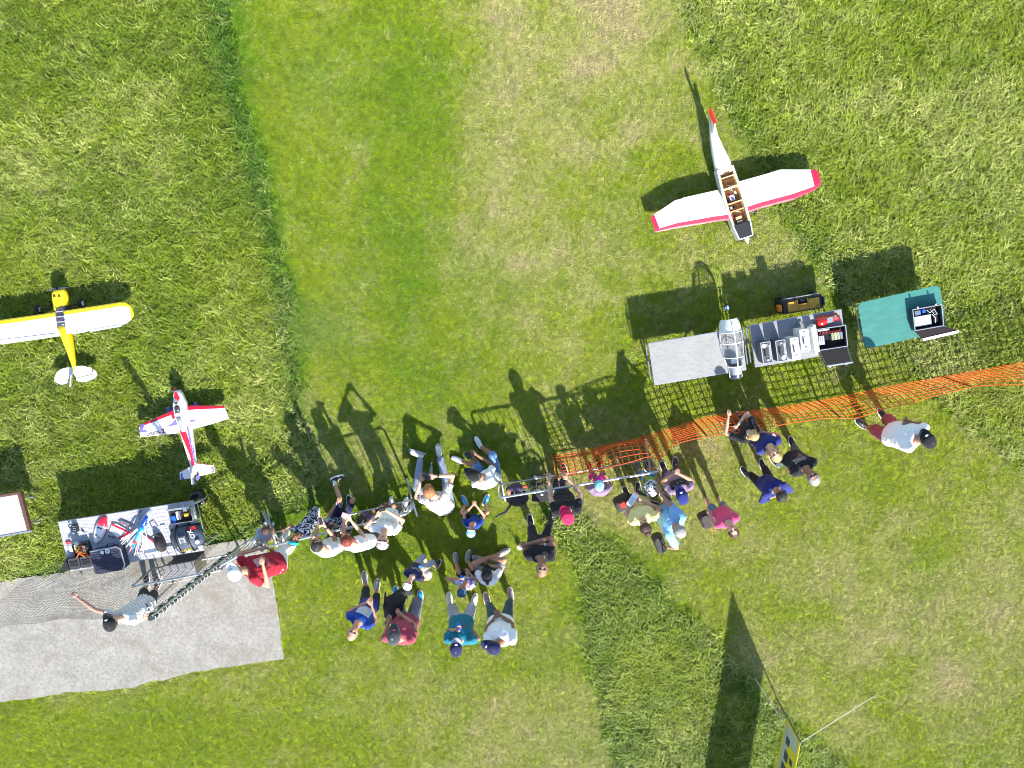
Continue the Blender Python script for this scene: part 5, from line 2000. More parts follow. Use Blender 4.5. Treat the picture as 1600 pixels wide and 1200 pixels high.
def pattern_cloth(name, c1, c2, scale=26, thr=.5, kind='noise'):
    m = mat(name, c1, rough=.9, bump=.3, bscale=26, spec=.2)
    nt = m.node_tree
    b = nt.nodes['Principled BSDF']
    tc = nt.nodes.new('ShaderNodeTexCoord')
    if kind == 'noise':
        n = nt.nodes.new('ShaderNodeTexNoise')
        n.inputs['Scale'].default_value = scale
        n.inputs['Detail'].default_value = 1.5
    elif kind == 'stripe':
        n = nt.nodes.new('ShaderNodeTexWave')
        n.bands_direction = 'DIAGONAL'
        n.inputs['Scale'].default_value = scale
        n.inputs['Distortion'].default_value = 5
        n.inputs['Detail'].default_value = 2
    else:
        n = nt.nodes.new('ShaderNodeTexVoronoi')
        n.inputs['Scale'].default_value = scale
    nt.links.new(tc.outputs['Object'], n.inputs['Vector'])
    r = nt.nodes.new('ShaderNodeMapRange')
    r.inputs[1].default_value = thr - .02
    r.inputs[2].default_value = thr + .02
    nt.links.new(n.outputs[0], r.inputs[0])
    x = nt.nodes.new('ShaderNodeMix')
    x.data_type = 'RGBA'
    nt.links.new(r.outputs[0], x.inputs[0])
    x.inputs[6].default_value = (*c1, 1)
    x.inputs[7].default_value = (*c2, 1)
    nt.links.new(x.outputs[2], b.inputs['Base Color'])
    return m


def hair_mat(key, c):
    m = M('hair_' + key, c, rough=.42, bump=.9, bscale=70, var=.35, vscale=26, spec=.6)
    return m


GROUP = 'people watching the model planes'


def person(label, hip, neck, head, feet, face, pitch=0.0, s=1.0, hands=(None, None), elbows=(None, None), knees=(None, None),
           skin='tan', top=None, sleeve=.55, bottom='shorts', bcol=None, shoe=None, hair=None, hairstyle='short', hat=None, brimcol=None,
           chest=None, fat=1.0, toes=None, sock=None, glasses=False, sole=None, hem=.0, watch=None, hatlogo=None, belly=1.0, headturn=None, hatkind='cap'):
    """joints are surveyed points (photo x, y, height); face and chest are heading vectors in the picture plane"""
    H, K, D = P(*hip), P(*neck), P(*head)
    F0 = dirv(*face)
    C0 = dirv(*(chest or face))
    _dv = K - D
    K = D + _dv * min(1.0, .185 * s / _dv.length)
    root = thing('person', label, 'person', (H.x, H.y, 0), 0, GROUP)
    SK = skin_mat(skin)
    right = Vector((C0.y, -C0.x, 0))
    sp = (K - H)
    spn = sp.normalized()
    # spine axes
    rt = (right - spn * right.dot(spn)).normalized()
    fw = rt.cross(spn) * -1
    if fw.dot(C0) < 0 and abs(fw.dot(C0)) > .2:
        fw = -fw
    seated = hip[2] < .4

    def spine(t):
        bow = (-.05 if seated else -.015) * math.sin(math.pi * min(max(t, 0), 1)) * s
        return H + sp * t + fw * bow

    def tor(t, w, d, k=0.0, n=16, dz=0.0):
        c = spine(t) + fw * dz
        return [tuple(c + rt * (w + k) * math.cos(a) + fw * (d + k) * math.sin(a))
                for a in [2 * math.pi * i / n for i in range(n)]]
    fs = s * fat
    prof = [(-.10, .125 * fs, .095 * fs, 0), (.0, .158 * fs, .112 * fs, 0), (.25, .150 * fs, .108 * fs * belly, .012 * belly), (.5, .158 * fs, .115 * fs * belly, .012),
            (.75, .178 * fs, .118 * fs, .005), (.90, .160 * s, .085 * s, 0), (.985, .075 * s, .06 * s, 0)]
    body = Solid()
    body.rings([tor(t, w - .012, d - .012, 0, dz=z_) for t, w, d, z_ in prof])
    shl = [K - spn * .055 * s + rt * sg * .165 * s * (.6 + .4 * fat) for sg in (-1, 1)]       # left, right
    hpj = [H + rt * sg * .088 * s for sg in (-1, 1)]
    # head
    F = F0 * math.cos(math.radians(pitch)) + Z * math.sin(math.radians(pitch))
    U = -F0 * math.sin(math.radians(pitch)) + Z * math.cos(math.radians(pitch))
    Rh = F.cross(U)
    B = Matrix((Rh, F, U)).transposed()
    hs = s if s > .85 else s * (1.0 + (.85 - s) * .55)      # children have bigger heads
    hs *= 1.12
    hd = lambda x, y, z: D + (Rh * x + F * y + U * z) * hs
    body.ell(hd(0, -.008, .028), .074 * hs, .094 * hs, .088 * hs, B)
    body.ell(hd(0, .030, -.030), .062 * hs, .066 * hs, .082 * hs, B)
    body.ell(hd(0, .052, -.075), .034 * hs, .032 * hs, .03 * hs, B)
    body.cone(hd(0, .092, .012), .009 * hs, hd(0, .112, -.018), .014 * hs)
    for sg in (-1, 1):
        body.ell(hd(sg * .078, -.005, -.005), .010 * hs, .018 * hs, .032 * hs, B, 8, 6)
        body.ell(hd(sg * .034, .062, -.022), .022 * hs, .02 * hs, .02 * hs, B, 8, 6)
    body.ell(hd(0, .085, .035), .05 * hs, .012 * hs, .010 * hs, B, 10, 6)
    body.cone(K - spn * .03 * s, .062 * s, hd(0, -.02, -.05), .054 * hs)
    extra = MB()
    # arms
    arm_pts = []
    for i, sg in enumerate((-1, 1)):
        S = shl[i]
        if hands[i] is not None:
            Wr = P(*hands[i])
            if elbows[i] is not None:
                E = P(*elbows[i])
            else:
                E = ik(S, Wr, .29 * s, .26 * s, rt * sg * .8 - fw * .25 - Z * .55)
        else:
            E = S + (rt * sg * .10 - spn * .27) * s
            Wr = E + (fw * .10 - spn * .22) * s
        arm_pts.append((S, E, Wr))
        body.limb([S, S.lerp(E, .35), E, E.lerp(Wr, .3), Wr], [.048 * s * fat ** .5, .046 * s * fat ** .5, .036 * s, .039 * s, .025 * s])
        hdir = (Wr - E).normalized()
        lat = hdir.cross(Z)
        lat = lat.normalized() if lat.length > .1 else hdir.orthogonal().normalized()
        nrm = lat.cross(hdir)
        if nrm.z > 0:
            nrm = -nrm
        # palm, unequal bent fingers and a thumb
        palm = Wr + hdir * .075 * s
        Bp = Matrix((lat, hdir, nrm)).transposed()
        body.ell(Wr + hdir * .048 * s, .036 * s, .05 * s, .018 * s, Bp, 10, 7)
        inner = -1 if (lat.dot(rt) * sg) > 0 else 1
        for k, (off, ln) in enumerate(((-.026, .070), (-.009, .080), (.009, .076), (.025, .060))):
            ln2 = ln * s
            b0 = palm - hdir * .022 * s + lat * off * s
            b1 = palm + hdir * ln2 * .36 + lat * off * 1.15 * s + nrm * .008 * s
            b2 = b1 + hdir * ln2 * .30 + nrm * ln2 * .28
            b3 = b2 + hdir * ln2 * .10 + nrm * ln2 * .32
            extra.tube([b0, b1, b2, b3], [.0095 * s, .0090 * s, .0082 * s, .0060 * s], 6)
        t0 = Wr + hdir * .022 * s + lat * inner * .022 * s
        t1 = t0 + hdir * .028 * s + lat * inner * .026 * s + nrm * .006 * s
        t2 = t1 + hdir * .030 * s + lat * inner * .006 * s + nrm * .010 * s
        extra.tube([t0, t1, t2], [.012 * s, .0105 * s, .0075 * s], 6)
    # legs
    leg_pts = []
    for i, sg in enumerate((-1, 1)):
        A = P(feet[i][0], feet[i][1], (feet[i][2] if len(feet[i]) > 2 else .085 * s))
        hp_ = hpj[i]
        if knees[i] is not None:
            Kn = P(*knees[i])
        else:
            Kn = ik(hp_, A, .43 * s, .42 * s, C0 + rt * sg * .15)
        leg_pts.append((hp_, Kn, A))
        body.limb([hp_, Kn, Kn.lerp(A, .32), A], [.076 * fs, .052 * s, .054 * s * fat ** .5, .034 * s])
    me = body.mesh('body', .0125 if s > .85 else .011, 3, extra=extra)
    bobj = link('body', me, SK, root, smooth=True)
    me.transform(to_local(root))
    mk = to_local(root)

    def garment(name, sol, m_, vox=.016, wr=.006, sc=9.0):
        g = sol.mesh(name, vox, 2, wrinkle=wr, wscale=sc, seed=H.x * 3 + H.y)
        g.transform(mk)
        return link(name, g, m_, root, smooth=True)
    # top
    shirt = None
    if top is not None:
        k = .014
        so = Solid()
        pr = [(-.06 - hem, .150 * fs, .108 * fs, 0)] + list(prof[1:5]) + [(.90, .168 * s, .092 * s, 0), (.955, .10 * s, .07 * s, 0)]
        so.rings([tor(t, w, d, k, dz=z_) for t, w, d, z_ in pr])
        for (S, E, Wr) in arm_pts:
            r0 = .062 * s * fat ** .5
            if sleeve <= 1:
                e_ = S.lerp(E, sleeve)
                so.cone(S - (E - S).normalized() * .01, r0, e_, .062 * s * fat ** .5, capb=False)
            else:
                so.limb([S, E, E.lerp(Wr, sleeve - 1)], [r0, .050 * s, .042 * s], capb=False)
            if sleeve <= 0.05:
                pass
        shirt = garment('shirt', so, top, wr=.017 * s, sc=12)
    # bottoms
    if bottom:
        so = Solid()
        kk = .016
        so.rings([tor(t, w, d, kk * .6, dz=z_) for t, w, d, z_ in [(-.14, .10 * fs, .09 * fs, 0), (-.04, .155 * fs, .110 * fs, 0), (.16, .150 * fs, .106 * fs, 0)]])
        for (hp_, Kn, A) in leg_pts:
            if bottom == 'shorts':
                so.limb([hp_, hp_.lerp(Kn, .86)], [.088 * fs, .078 * fs], capb=False)
            elif bottom == 'long_shorts':
                so.limb([hp_, Kn, Kn.lerp(A, .12)], [.088 * fs, .070 * fs, .070 * fs], capb=False)
            else:
                so.limb([hp_, Kn, Kn.lerp(A, .4), A.lerp(Kn, .06)], [.088 * fs, .066 * s, .062 * s, .052 * s], capb=False)
        garment('trousers' if bottom == 'pants' else 'shorts', so, bcol, wr=.010 * s, sc=11)
    # shoes
    for i, (hp_, Kn, A) in enumerate(leg_pts):
        if toes is not None and toes[i] is not None:
            tv = toes[i]
            td = Vector((tv[0], -tv[1], tv[2] if len(tv) > 2 else 0)).normalized()
        else:
            td = (C0 + rt * (.18 if i else -.18)).normalized()
        sh = (Kn - A).normalized()
        up = (sh - td * sh.dot(td)).normalized() if abs(sh.dot(td)) < .97 else Z
        if len(feet[i]) < 3 and (toes is None or toes[i] is None):
            up = Z
        sd = td.cross(up)
        Bs = Matrix((sd, td, up)).transposed()
        if shoe is not None:
            q = Solid()
            q.ell(A + (td * .075 - up * .028) * s, .051 * s, .135 * s, .043 * s, Bs)
            q.ell(A + (td * .005 - up * .02) * s, .044 * s, .062 * s, .055 * s, Bs)
            q.ell(A + (td * .15 - up * .045) * s, .046 * s, .06 * s, .026 * s, Bs)
            g = q.mesh('shoe', .010, 2)
            g.transform(mk)
            so_ = link('shoe', g, shoe, root, smooth=True)
            b = MB()
            ring = []
            for a_ in range(16):
                an = a_ / 16 * 2 * math.pi
                ring.append(A + (td * (.072 + .157 * math.sin(an)) + sd * (.057 * math.cos(an) * (1 + .10 * math.sin(an)))) * s)
            b.loft([[tuple(p - up * .083 * s) for p in ring], [tuple(p - up * .055 * s) for p in ring]])
            b.build('sole', sole or WHITEP, so_, smooth=False, world=True)
            lc = MB()
            for z_ in range(3):
                c_ = A + (td * (.065 + z_ * .03) + up * (.018 - z_ * .010)) * s
                lc.tube([c_ - sd * .022 * s, c_ + up * .004, c_ + sd * .022 * s], .004 * s, 4)
            lc.build('laces', WHITEP if shoe != WHITEP else M('grey_lace', (.3, .3, .33)), so_, world=True)
        else:
            pass
        if sock is not None:
            MB().tube([A + (Kn - A).normalized() * .0, A.lerp(Kn, .14), A.lerp(Kn, .26)], [.040 * s, .040 * s, .044 * s], 10).build('sock', sock, root, smooth=True, world=True)
        if shoe is None:       # bare foot
            q = Solid()
            q.ell(A + (td * .07 - up * .045) * s, .036 * s, .105 * s, .026 * s, Bs)
            q.ell(A - up * .03 * s, .032 * s, .045 * s, .045 * s, Bs)
            g = q.mesh('foot', .010, 2)
            g.transform(mk)
            link('foot', g, SK, root, smooth=True)
    # face details
    for sg in (-1, 1):
        MB().ell(hd(sg * .031, .078, .012), .018 * hs, .009 * hs, .010 * hs, 8, 5, basis=B).build('eye', M('eye_dark', (.03, .02, .02), rough=.2), root, smooth=True, world=True)
        MB().tube([hd(sg * .016, .090, .032), hd(sg * .032, .090, .037), hd(sg * .050, .078, .030)], .0065 * hs, 5).build('eyebrow', hair_mat(*(hair or ('brown', (.08, .04, .02)))), root, world=True)
    MB().ell(hd(0, .088, -.052), .026 * hs, .009 * hs, .009 * hs, 10, 5, basis=B).build('mouth', M('lip', (.40, .12, .10), rough=.4), root, smooth=True, world=True)
    if glasses:
        g = MB()
        for sg in (-1, 1):
            g.ell(hd(sg * .032, .092, .012), .026 * hs, .010 * hs, .019 * hs, 12, 6, basis=B)
        g.tube([hd(-.078, .0, .016), hd(-.06, .085, .016), hd(0, .102, .018), hd(.06, .085, .016), hd(.078, 0, .016)], .0035, 5)
        g.build('sunglasses', M('dark_lens', (.01, .01, .012), rough=.08, coat=1), root, smooth=True, world=True)
    # hair
    if hair is not None:
        hm = hair_mat(*hair)
        h_ = MB()
        bald = hairstyle == 'balding'
        rr = 1.0 if bald else 1.14

        def hcap(c, rx, ry, rz, nu=22, nv=14, seed=0.0, amp=.006, cut=None):
            rings = []
            for k in range(nv + 1):
                th = -math.pi * .5 + math.pi * k / nv
                ring = []
                for i in range(nu):
                    ph = 2 * math.pi * i / nu
                    q = Vector((rx * max(math.cos(th), .02) * math.cos(ph), ry * max(math.cos(th), .02) * math.sin(ph), rz * math.sin(th)))
                    q *= 1 + noise.noise(q * 38 + Vector((seed, 0, 0))) * amp / .08
                    ring.append(tuple(c + B @ q))
                rings.append(ring)
            h_.loft(rings)
        if bald:
            hcap(hd(0, -.024, -.005), .082 * hs, .088 * hs, .070 * hs, seed=H.x)
        else:
            hcap(hd(0, -.022, .034), .086 * hs, .098 * hs, .092 * hs, seed=H.x, amp=.009)
            hcap(hd(0, -.035, -.01), .080 * hs, .075 * hs, .080 * hs, seed=H.x + 1)
        if hairstyle in ('long', 'bob'):
            n_ = 9 if hairstyle == 'long' else 3
            dn = (-U * .6 - Z * .6 - F * .2).normalized() if hairstyle == 'long' else -U
            for k in range(-3, 4):
                st = hd(k * .024, -.075 + abs(k) * .018, -.02)
                h_.tube([st, st + dn * .05 * hs, st + dn * (.10 if n_ == 3 else .16) * hs, st + dn * (.12 if n_ == 3 else .22) * hs - F * .01], [.03 * hs, .034 * hs, .026 * hs, .008 * hs], 8)
        if hairstyle == 'bun':
            hcap(hd(0, -.105, .075), .045 * hs, .042 * hs, .042 * hs, 14, 9, seed=2, amp=.012)
        if hairstyle == 'tail':
            h_.tube([hd(0, -.09, .04), hd(0, -.125, .01), hd(0, -.12, -.06), hd(0, -.11, -.13)], [.02 * hs, .028 * hs, .024 * hs, .006], 8)
        h_.build('hair', hm, root, smooth=True, world=True)
    # hat
    if hat is not None:
        hb = MB()
        if hatkind == 'cap':
            rings = []
            for k in range(9):
                th = math.pi / 2 * k / 8
                rad = max(math.cos(th) ** .62, .03)
                rings.append([tuple(hd(.093 * rad * math.cos(a), -.010 + .112 * rad * math.sin(a), .038 + .088 * math.sin(th))) for a in [2 * math.pi * i / 24 for i in range(24)]])
            cp_ = hb.loft(rings).build('cap', hat, root, smooth=True, world=True)
            br = MB()
            up_, dn_ = [], []
            n_ = 13
            for row in range(5):
                for i in range(n_):
                    a = math.pi * (i / (n_ - 1))
                    rr_ = row / 4
                    x_ = .086 * math.cos(a) * (1 - .04 * rr_)
                    y_ = .10 * math.sin(a) * (1) + rr_ * .088 * math.sin(a) ** .6
                    z_ = .040 - .010 * rr_ + .016 * (1 - (x_ / .086) ** 2) * (1) - .006
                    up_.append(hd(x_, y_ - .012, z_ + .004))
                    dn_.append(hd(x_, y_ - .012, z_ - .001))
            fs_ = []
            for row in range(4):
                for i in range(n_ - 1):
                    a = row * n_ + i
                    fs_.append((a, a + 1, a + n_ + 1, a + n_))
                    fs_.append((a + 65, a + n_ + 65, a + n_ + 66, a + 66))
            for i in range(n_ - 1):
                a = 4 * n_ + i
                fs_.append((a, a + 1, a + 66, a + 65))
            br.add(up_ + dn_, fs_)
            br.build('brim', brimcol or hat, cp_, smooth=True, world=True)
            MB().ell(hd(0, -.010, .127), .009, .009, .006, 8, 4).build('button', brimcol or hat, cp_, world=True)
            if hatlogo is not None:
                MB().ell(hd(0, .088, .088), .024 * hs, .012 * hs, .018 * hs, 10, 6, basis=B).build('cap_logo', hatlogo, cp_, world=True)
        elif hatkind == 'band':
            hb.loft([[tuple(hd(.092 * k2 * math.cos(a), -.012 + .112 * k2 * math.sin(a), z_ + .03 * math.sin(a))) for a in [2 * math.pi * i / 20 for i in range(20)]] for z_, k2 in ((.035, 1.0), (.050, 1.03), (.075, 1.0), (.09, .93))])
            hb.build('headband', hat, root, smooth=True, world=True)
        else:
            rings = []
            for rad, z_ in ((1.62, .012), (1.66, .018), (1.35, .030), (1.04, .045), (1.0, .10), (.88, .125), (.5, .135), (.05, .137)):
                rings.append([tuple(hd(.092 * rad * math.cos(a), -.008 + .106 * rad * math.sin(a), z_ + .006 * math.sin(3 * a) * (rad > 1.3))) for a in [2 * math.pi * i / 26 for i in range(26)]])
            hb.loft(rings).build('sun_hat', hat, root, smooth=True, world=True)
            hb2 = MB()
            hb2.loft([[tuple(hd(.096 * math.cos(a), -.008 + .110 * math.sin(a), z_)) for a in [2 * math.pi * i / 26 for i in range(26)]] for z_ in (.052, .072)])
            hb2.build('hat_band', brimcol or hat, root, smooth=True, world=True)
    if watch is not None:
        i = watch
        S, E, Wr = arm_pts[i]
        a_, b_2 = Wr.lerp(E, .06), Wr.lerp(E, .15)
        MB().cyl(a_, b_2, .034 * s, 12).build('wristwatch', STEEL if i == 0 else BLACKP, root, smooth=False, world=True)
    return dict(root=root, shirt=shirt, fw=fw, rt=rt, sp=sp, spn=spn, spine=spine, arms=arm_pts, hd=hd, s=s, C0=C0, F=F, U=U, Rh=Rh, H=H, K=K, legs=leg_pts)


def chest_print(pr, m_, w=.22, h=.22, t=.62, name='shirt_print', back=False, off=.0, n=10):
    fwd = -pr['fw'] if back else pr['fw']
    o_ = pr['spine'](t) + fwd * .12 + pr['rt'] * off
    ux = pr['rt'] * (-1 if back else 1)
    uy = pr['spn']
    if ux.cross(uy).dot(fwd) < 0:
        ux = -ux
    return decal_plane(name, pr['shirt'], o_, ux, uy, w, h, m_, pr['root'], n, n)


def held(name, label, cat, px, py, z, dims, ang, m_, tilt=0.0, extra=None):
    """small thing held in a hand"""
    p = P(px, py, z)
    t = thing(name, label, cat, tuple(p), ang)
    t.rotation_euler = (tilt, 0, ang)
    b = MB()
    w, d, h = dims
    b.box(-w / 2, w / 2, -d / 2, d / 2, -h / 2, h / 2, min(dims) * .2)
    b.build('casing', m_, t)
    if extra:
        MB().box(-w * .42, w * .42, -d * .42, d * .42, h / 2 + .0005, h / 2 + .0015).build('screen', extra, t)
    return t


C = dict(white=cloth('white', (.84, .84, .84), .03), maroon=cloth('maroon', (.32, .055, .085)), crimson=cloth('crimson', (.34, .012, .03)), black=cloth('black', (.016, .017, .02)),
         navy=cloth('navy', (.018, .022, .075)), royal=cloth('royal', (.012, .05, .27)), teal=cloth('teal', (.008, .16, .23)), dkblue=cloth('dkblue', (.02, .03, .17)),
         sky=cloth('sky', (.22, .46, .74)), yellow=cloth('yellow', (.82, .68, .28)), mauve=cloth('mauve', (.24, .16, .25)), pink=cloth('pink', (.72, .09, .21)),
         grey=cloth('grey', (.20, .21, .24)), dkgrey=cloth('dkgrey', (.06, .065, .07)), jeans=cloth('jeans', (.24, .29, .38)), dusty=cloth('dusty', (.33, .07, .09)),
         green=cloth('green', (.28, .50, .06)), petrol=cloth('petrol', (.04, .08, .09)), ltgrey=cloth('ltgrey', (.34, .36, .42)), denim=cloth('denim', (.12, .22, .42)), coolblue=cloth('coolblue', (.02, .28, .55)),
         aqua=cloth('aqua', (.25, .62, .70)), redcap=cloth('redcap', (.60, .02, .09)), hotpink=cloth('hotpink', (.75, .03, .30)), purple=cloth('purple', (.12, .05, .22)))
FLOR = pattern_cloth('floral_print', (.02, .025, .08), (.55, .56, .62), 30, .52)
FLOR2 = pattern_cloth('floral_print_two', (.025, .03, .06), (.40, .48, .58), 24, .56)
STRI = pattern_cloth('pale_stripes', (.66, .66, .64), (.22, .22, .22), 9, .78, 'stripe')
PURW = pattern_cloth('violet_white_print', (.22, .20, .45), (.72, .72, .76), 12, .48)
BANDANA = pattern_cloth('blue_print_cap', (.02, .05, .12), (.10, .22, .34), 40, .52)
PNKW = pattern_cloth('pink_white_print', (.62, .60, .60), (.50, .24, .28), 24, .55)
CAMO = pattern_cloth('grey_white_print', (.70, .70, .68), (.10, .10, .11), 38, .52)
SW, SB_, SR, SBL, SG_ = M('shoe_white', (.66, .67, .66), rough=.5, var=.1), M('shoe_black', (.02, .02, .022), rough=.5), M('shoe_red', (.28, .012, .012), rough=.4), M('shoe_blue', (.01, .27, .62), rough=.5), M('shoe_grey', (.26, .26, .25), rough=.6, var=.2)
SPK = M('shoe_mauve', (.30, .2, .19), rough=.6)
HB_, HD_, HG_, HBL, HR_, HGI = ('brown', (.075, .03, .018)), ('dark', (.018, .014, .012)), ('greyhair', (.36, .34, .32)), ('blond', (.52, .33, .13)), ('auburn', (.21, .028, .012)), ('ginger', (.42, .16, .05))
PHONE = M('phone_black', (.012, .012, .014), rough=.2, coat=.5)

# 1 man on the pad
p = person('man in white T-shirt and black cap with one arm stretched out over the concrete pad', (229, 940, .92), (194, 967, 1.46), (173, 972, 1.62), [(228, 915), (244, 918)], (-.25, -1), 8,
           hands=((121, 934, 1.35), (226, 966, 1.25)), elbows=((150, 954, 1.40), (212, 972, 1.20)), skin='pink', top=C['white'], bcol=C['black'], shoe=SB_, hair=HD_, hat=C['black'], hatlogo=WHITEP, chest=(.15, -1))
# 2 maroon shirt and white cap
p = person('man in crimson printed T-shirt, white cap and white shorts leaning on the barrier corner', (434, 879, .92), (385, 892, 1.45), (367, 893, 1.62), [(452, 862), (438, 845)], (-.35, -1), 10, s=1.04, fat=1.22,
           hands=((404, 858, 1.12), (411, 883, 1.47)), elbows=((373, 865, 1.28), (419, 916, 1.32)), skin='tan', top=C['crimson'], bcol=C['white'], shoe=SW, hair=HG_, hat=C['white'], hatlogo=M('logo_blue', (.1, .15, .4)), chest=(.55, -.83), belly=1.15)
chest_print(p, print_mat('crest_white', (.34, .012, .03), (.60, .58, .66), 14, .50), .15, .15, .70)
chest_print(p, print_mat('crest_ring', (.34, .012, .03), (.50, .42, .48), 30, .58), .26, .05, .50)
# 3 child in white at the barrier corner
person('small brown haired child in white bending over the barrier corner', (405, 846, .58), (414, 835, .84), (416, 827, .98), [(424, 828), (412, 822)], (.15, -1), -25, s=.66,
       hands=((420, 858, .85), (425, 838, .9)), elbows=((402, 850, .75), (427, 826, .8)), skin='tan', top=C['ltgrey'], bcol=C['white'], shoe=SW, hair=HB_, chest=(.4, -1))
# 4 child with blue headband
person('child in floral clothes with a bright blue headband, looking up', (487, 812, .60), (470, 834, .97), (460, 843, 1.10), [(495, 808), (486, 804)], (.25, -1), 62, s=.72,
       hands=((447, 826, .80), (494, 813, .62)), elbows=((455, 820, .78), (488, 828, .75)), skin='brown', top=FLOR, bcol=FLOR, shoe=SW, hair=HD_, hat=M('cyan_cloth', (.02, .48, .62), rough=.8), hatkind='band', chest=(.35, -1), sleeve=.4)
# 5 dark haired man in white
person('dark haired man in white T-shirt holding a phone beside the auburn haired woman', (522, 852, .92), (508, 860, 1.38), (496, 850, 1.50), [(528, 836), (544, 832)], (.12, -1), -8, s=1.0, fat=1.1,
       hands=((499, 823, 1.36), (508, 823, 1.34)), elbows=((487, 846, 1.20), (524, 842, 1.20)), skin='tan', top=C['white'], bcol=C['dkgrey'], shoe=SB_, hair=HD_, chest=(0, -1), watch=1)
held('phone', 'pale phone held up by the dark haired man in white', 'phone', 501, 814, 1.42, (.075, .15, .012), .2, M('phone_pink', (.55, .40, .40), rough=.4), 0, M('screen_dark', (.03, .03, .035), rough=.1))
# 6 auburn woman
person('woman with glossy auburn hair in a white top holding up a pink phone', (574, 846, .90), (560, 856, 1.30), (541, 843, 1.44), [(584, 830), (600, 826)], (-.45, -1), -25, s=.96, fat=1.05,
       hands=((537, 815, 1.28), (549, 814, 1.30)), elbows=((536, 832, 1.16), (567, 836, 1.14)), skin='fair', top=C['white'], sleeve=.25, bcol=C['dkgrey'], shoe=SW, hair=HR_, hairstyle='bob', chest=(-.2, -1))
held('phone', 'pink cased phone held by the auburn haired woman', 'phone', 541, 806, 1.36, (.075, .15, .012), 1.2, M('phone_hot_pink', (.75, .35, .42), rough=.4), 0)
# 7 looking up in a white printed T-shirt
p = person('person in white printed T-shirt and pink patterned cap, face turned up', (610, 805, .90), (601, 830, 1.40), (598, 845, 1.53), [(612, 796), (630, 796)], (.10, -1), 62, s=.98,
           hands=((588, 806, 1.45), (604, 798, 1.45)), elbows=((571, 823, 1.28), (630, 813, 1.28)), skin='fair', top=C['white'], bcol=C['dkgrey'], shoe=SW, hair=HGI, hairstyle='short', hat=PNKW, hatkind='cap', chest=(.12, -1))
chest_print(p, print_mat('ink_script', (.7, .7, .7), (.03, .03, .06), 12, .60, True, (1, 2.2, 1)), .24, .10, .72)
held('camera', 'small dark camera held up between both hands by the person looking up', 'camera', 597, 796, 1.50, (.11, .06, .05), .1, BLACKP)
# 8 seated child, bare legs
person('seated child in floral top with bare legs stretched across the barrier shadow', (530, 811, .12), (522, 822, .52), (517, 824, .68), [(522, 752, .09), (546, 790, .09)], (.2, -1), -20, s=.84,
       hands=((526, 786, .42), (540, 818, .40)), elbows=((514, 805, .36), (538, 830, .35)), knees=((531, 778, .34), (552, 780, .42)), skin='tan', top=FLOR2, bcol=C['navy'], shoe=SB_, sock=WHITEP, hair=HD_, toes=((.8, -.25), (0, -1)), chest=(.15, -1))
# 9 seated black haired child
person('black haired child seated on the grass with one knee up under the raised arms', (598, 814, .12), (576, 815, .50), (566, 811, .68), [(612, 806, .07), (634, 797, .07)], (.5, -1), -30, s=.82,
       hands=((581, 801, .45), (588, 822, .3)), elbows=((578, 806, .3), (586, 828, .25)), knees=((603, 788, .45), (615, 789, .40)), skin='brown', top=C['purple'], bcol=C['purple'], shoe=M('shoe_ice', (.45, .52, .62), rough=.5), hair=HD_, chest=(.6, -.8))
# 10 ginger man seated
p = person('ginger haired man in pale striped shirt seated on the grass with legs stretched out', (694, 792, .12), (683, 779, .60), (670, 767, .78), [(657, 714, .09), (687, 712, .09)], (-.18, -1), -38, s=1.05,
           hands=((657, 752, .66), (681, 744, .66)), elbows=((650, 777, .50), (708, 743, .52)), knees=((651, 762, .22), (697, 752, .20)), skin='fair', top=STRI, bottom='pants', bcol=C['jeans'], shoe=SW, hair=HGI, chest=(-.3, -1), toes=((-.9, -.35, .35), (.0, -.9, .7)), fat=1.1, watch=1, sole=M('sole_grey', (.35, .36, .4)))
held('phone', 'black phone held in both hands by the ginger haired man', 'phone', 666, 744, .74, (.08, .15, .012), .9, PHONE)
# 11 white shirt, black cap, seated
person('man in white T-shirt and black cap crouched over a black phone, blue shorts', (768, 748, .12), (755, 747, .55), (741, 742, .70), [(722, 721, .09), (752, 698, .09)], (-.85, -.35), -30, s=1.0,
       hands=((742, 724, .40), (745, 711, .42)), elbows=((748, 742, .30), (771, 727, .36)), knees=((746, 728, .36), (770, 712, .36)), skin='brown', top=C['white'], bottom='long_shorts', bcol=C['denim'], shoe=SW, hair=HD_, hat=C['black'], chest=(-.6, -.8), fat=1.12, toes=((-.9, -.4), (-.5, -1)), sole=BLACKP)
held('phone', 'black phone in the hands of the crouching man in the black cap', 'phone', 731, 712, .46, (.08, .14, .012), .6, PHONE)
# 12 blue child
person('child in royal blue shirt and pale aqua cap sitting with knees apart, face up', (742, 812, .12), (738, 818, .44), (736, 829, .55), [(727, 788, .08), (758, 787, .08)], (.05, -1), 55, s=.74,
       hands=((738, 790, .46), (744, 790, .46)), elbows=((725, 804, .34), (757, 806, .34)), knees=((722, 800, .30), (762, 800, .30)), skin='tan', top=C['royal'], bcol=C['black'], shoe=SBL, hair=HB_, hat=C['aqua'], chest=(.0, -1), toes=((-.5, -1), (.5, -1)))
# 13 black shirt
person('grey haired man in black shirt with folded arms looking straight up', (842, 848, .94), (844, 872, 1.44), (847, 889, 1.58), [(830, 824), (861, 816)], (.03, -1), 62, s=1.04, fat=1.12,
       hands=((856, 851, 1.28), (824, 850, 1.28)), elbows=((819, 855, 1.22), (863, 840, 1.22)), skin='brown', top=C['black'], bcol=C['black'], bottom='pants', shoe=SB_, hair=HG_, hairstyle='balding', watch=0, sleeve=.5)
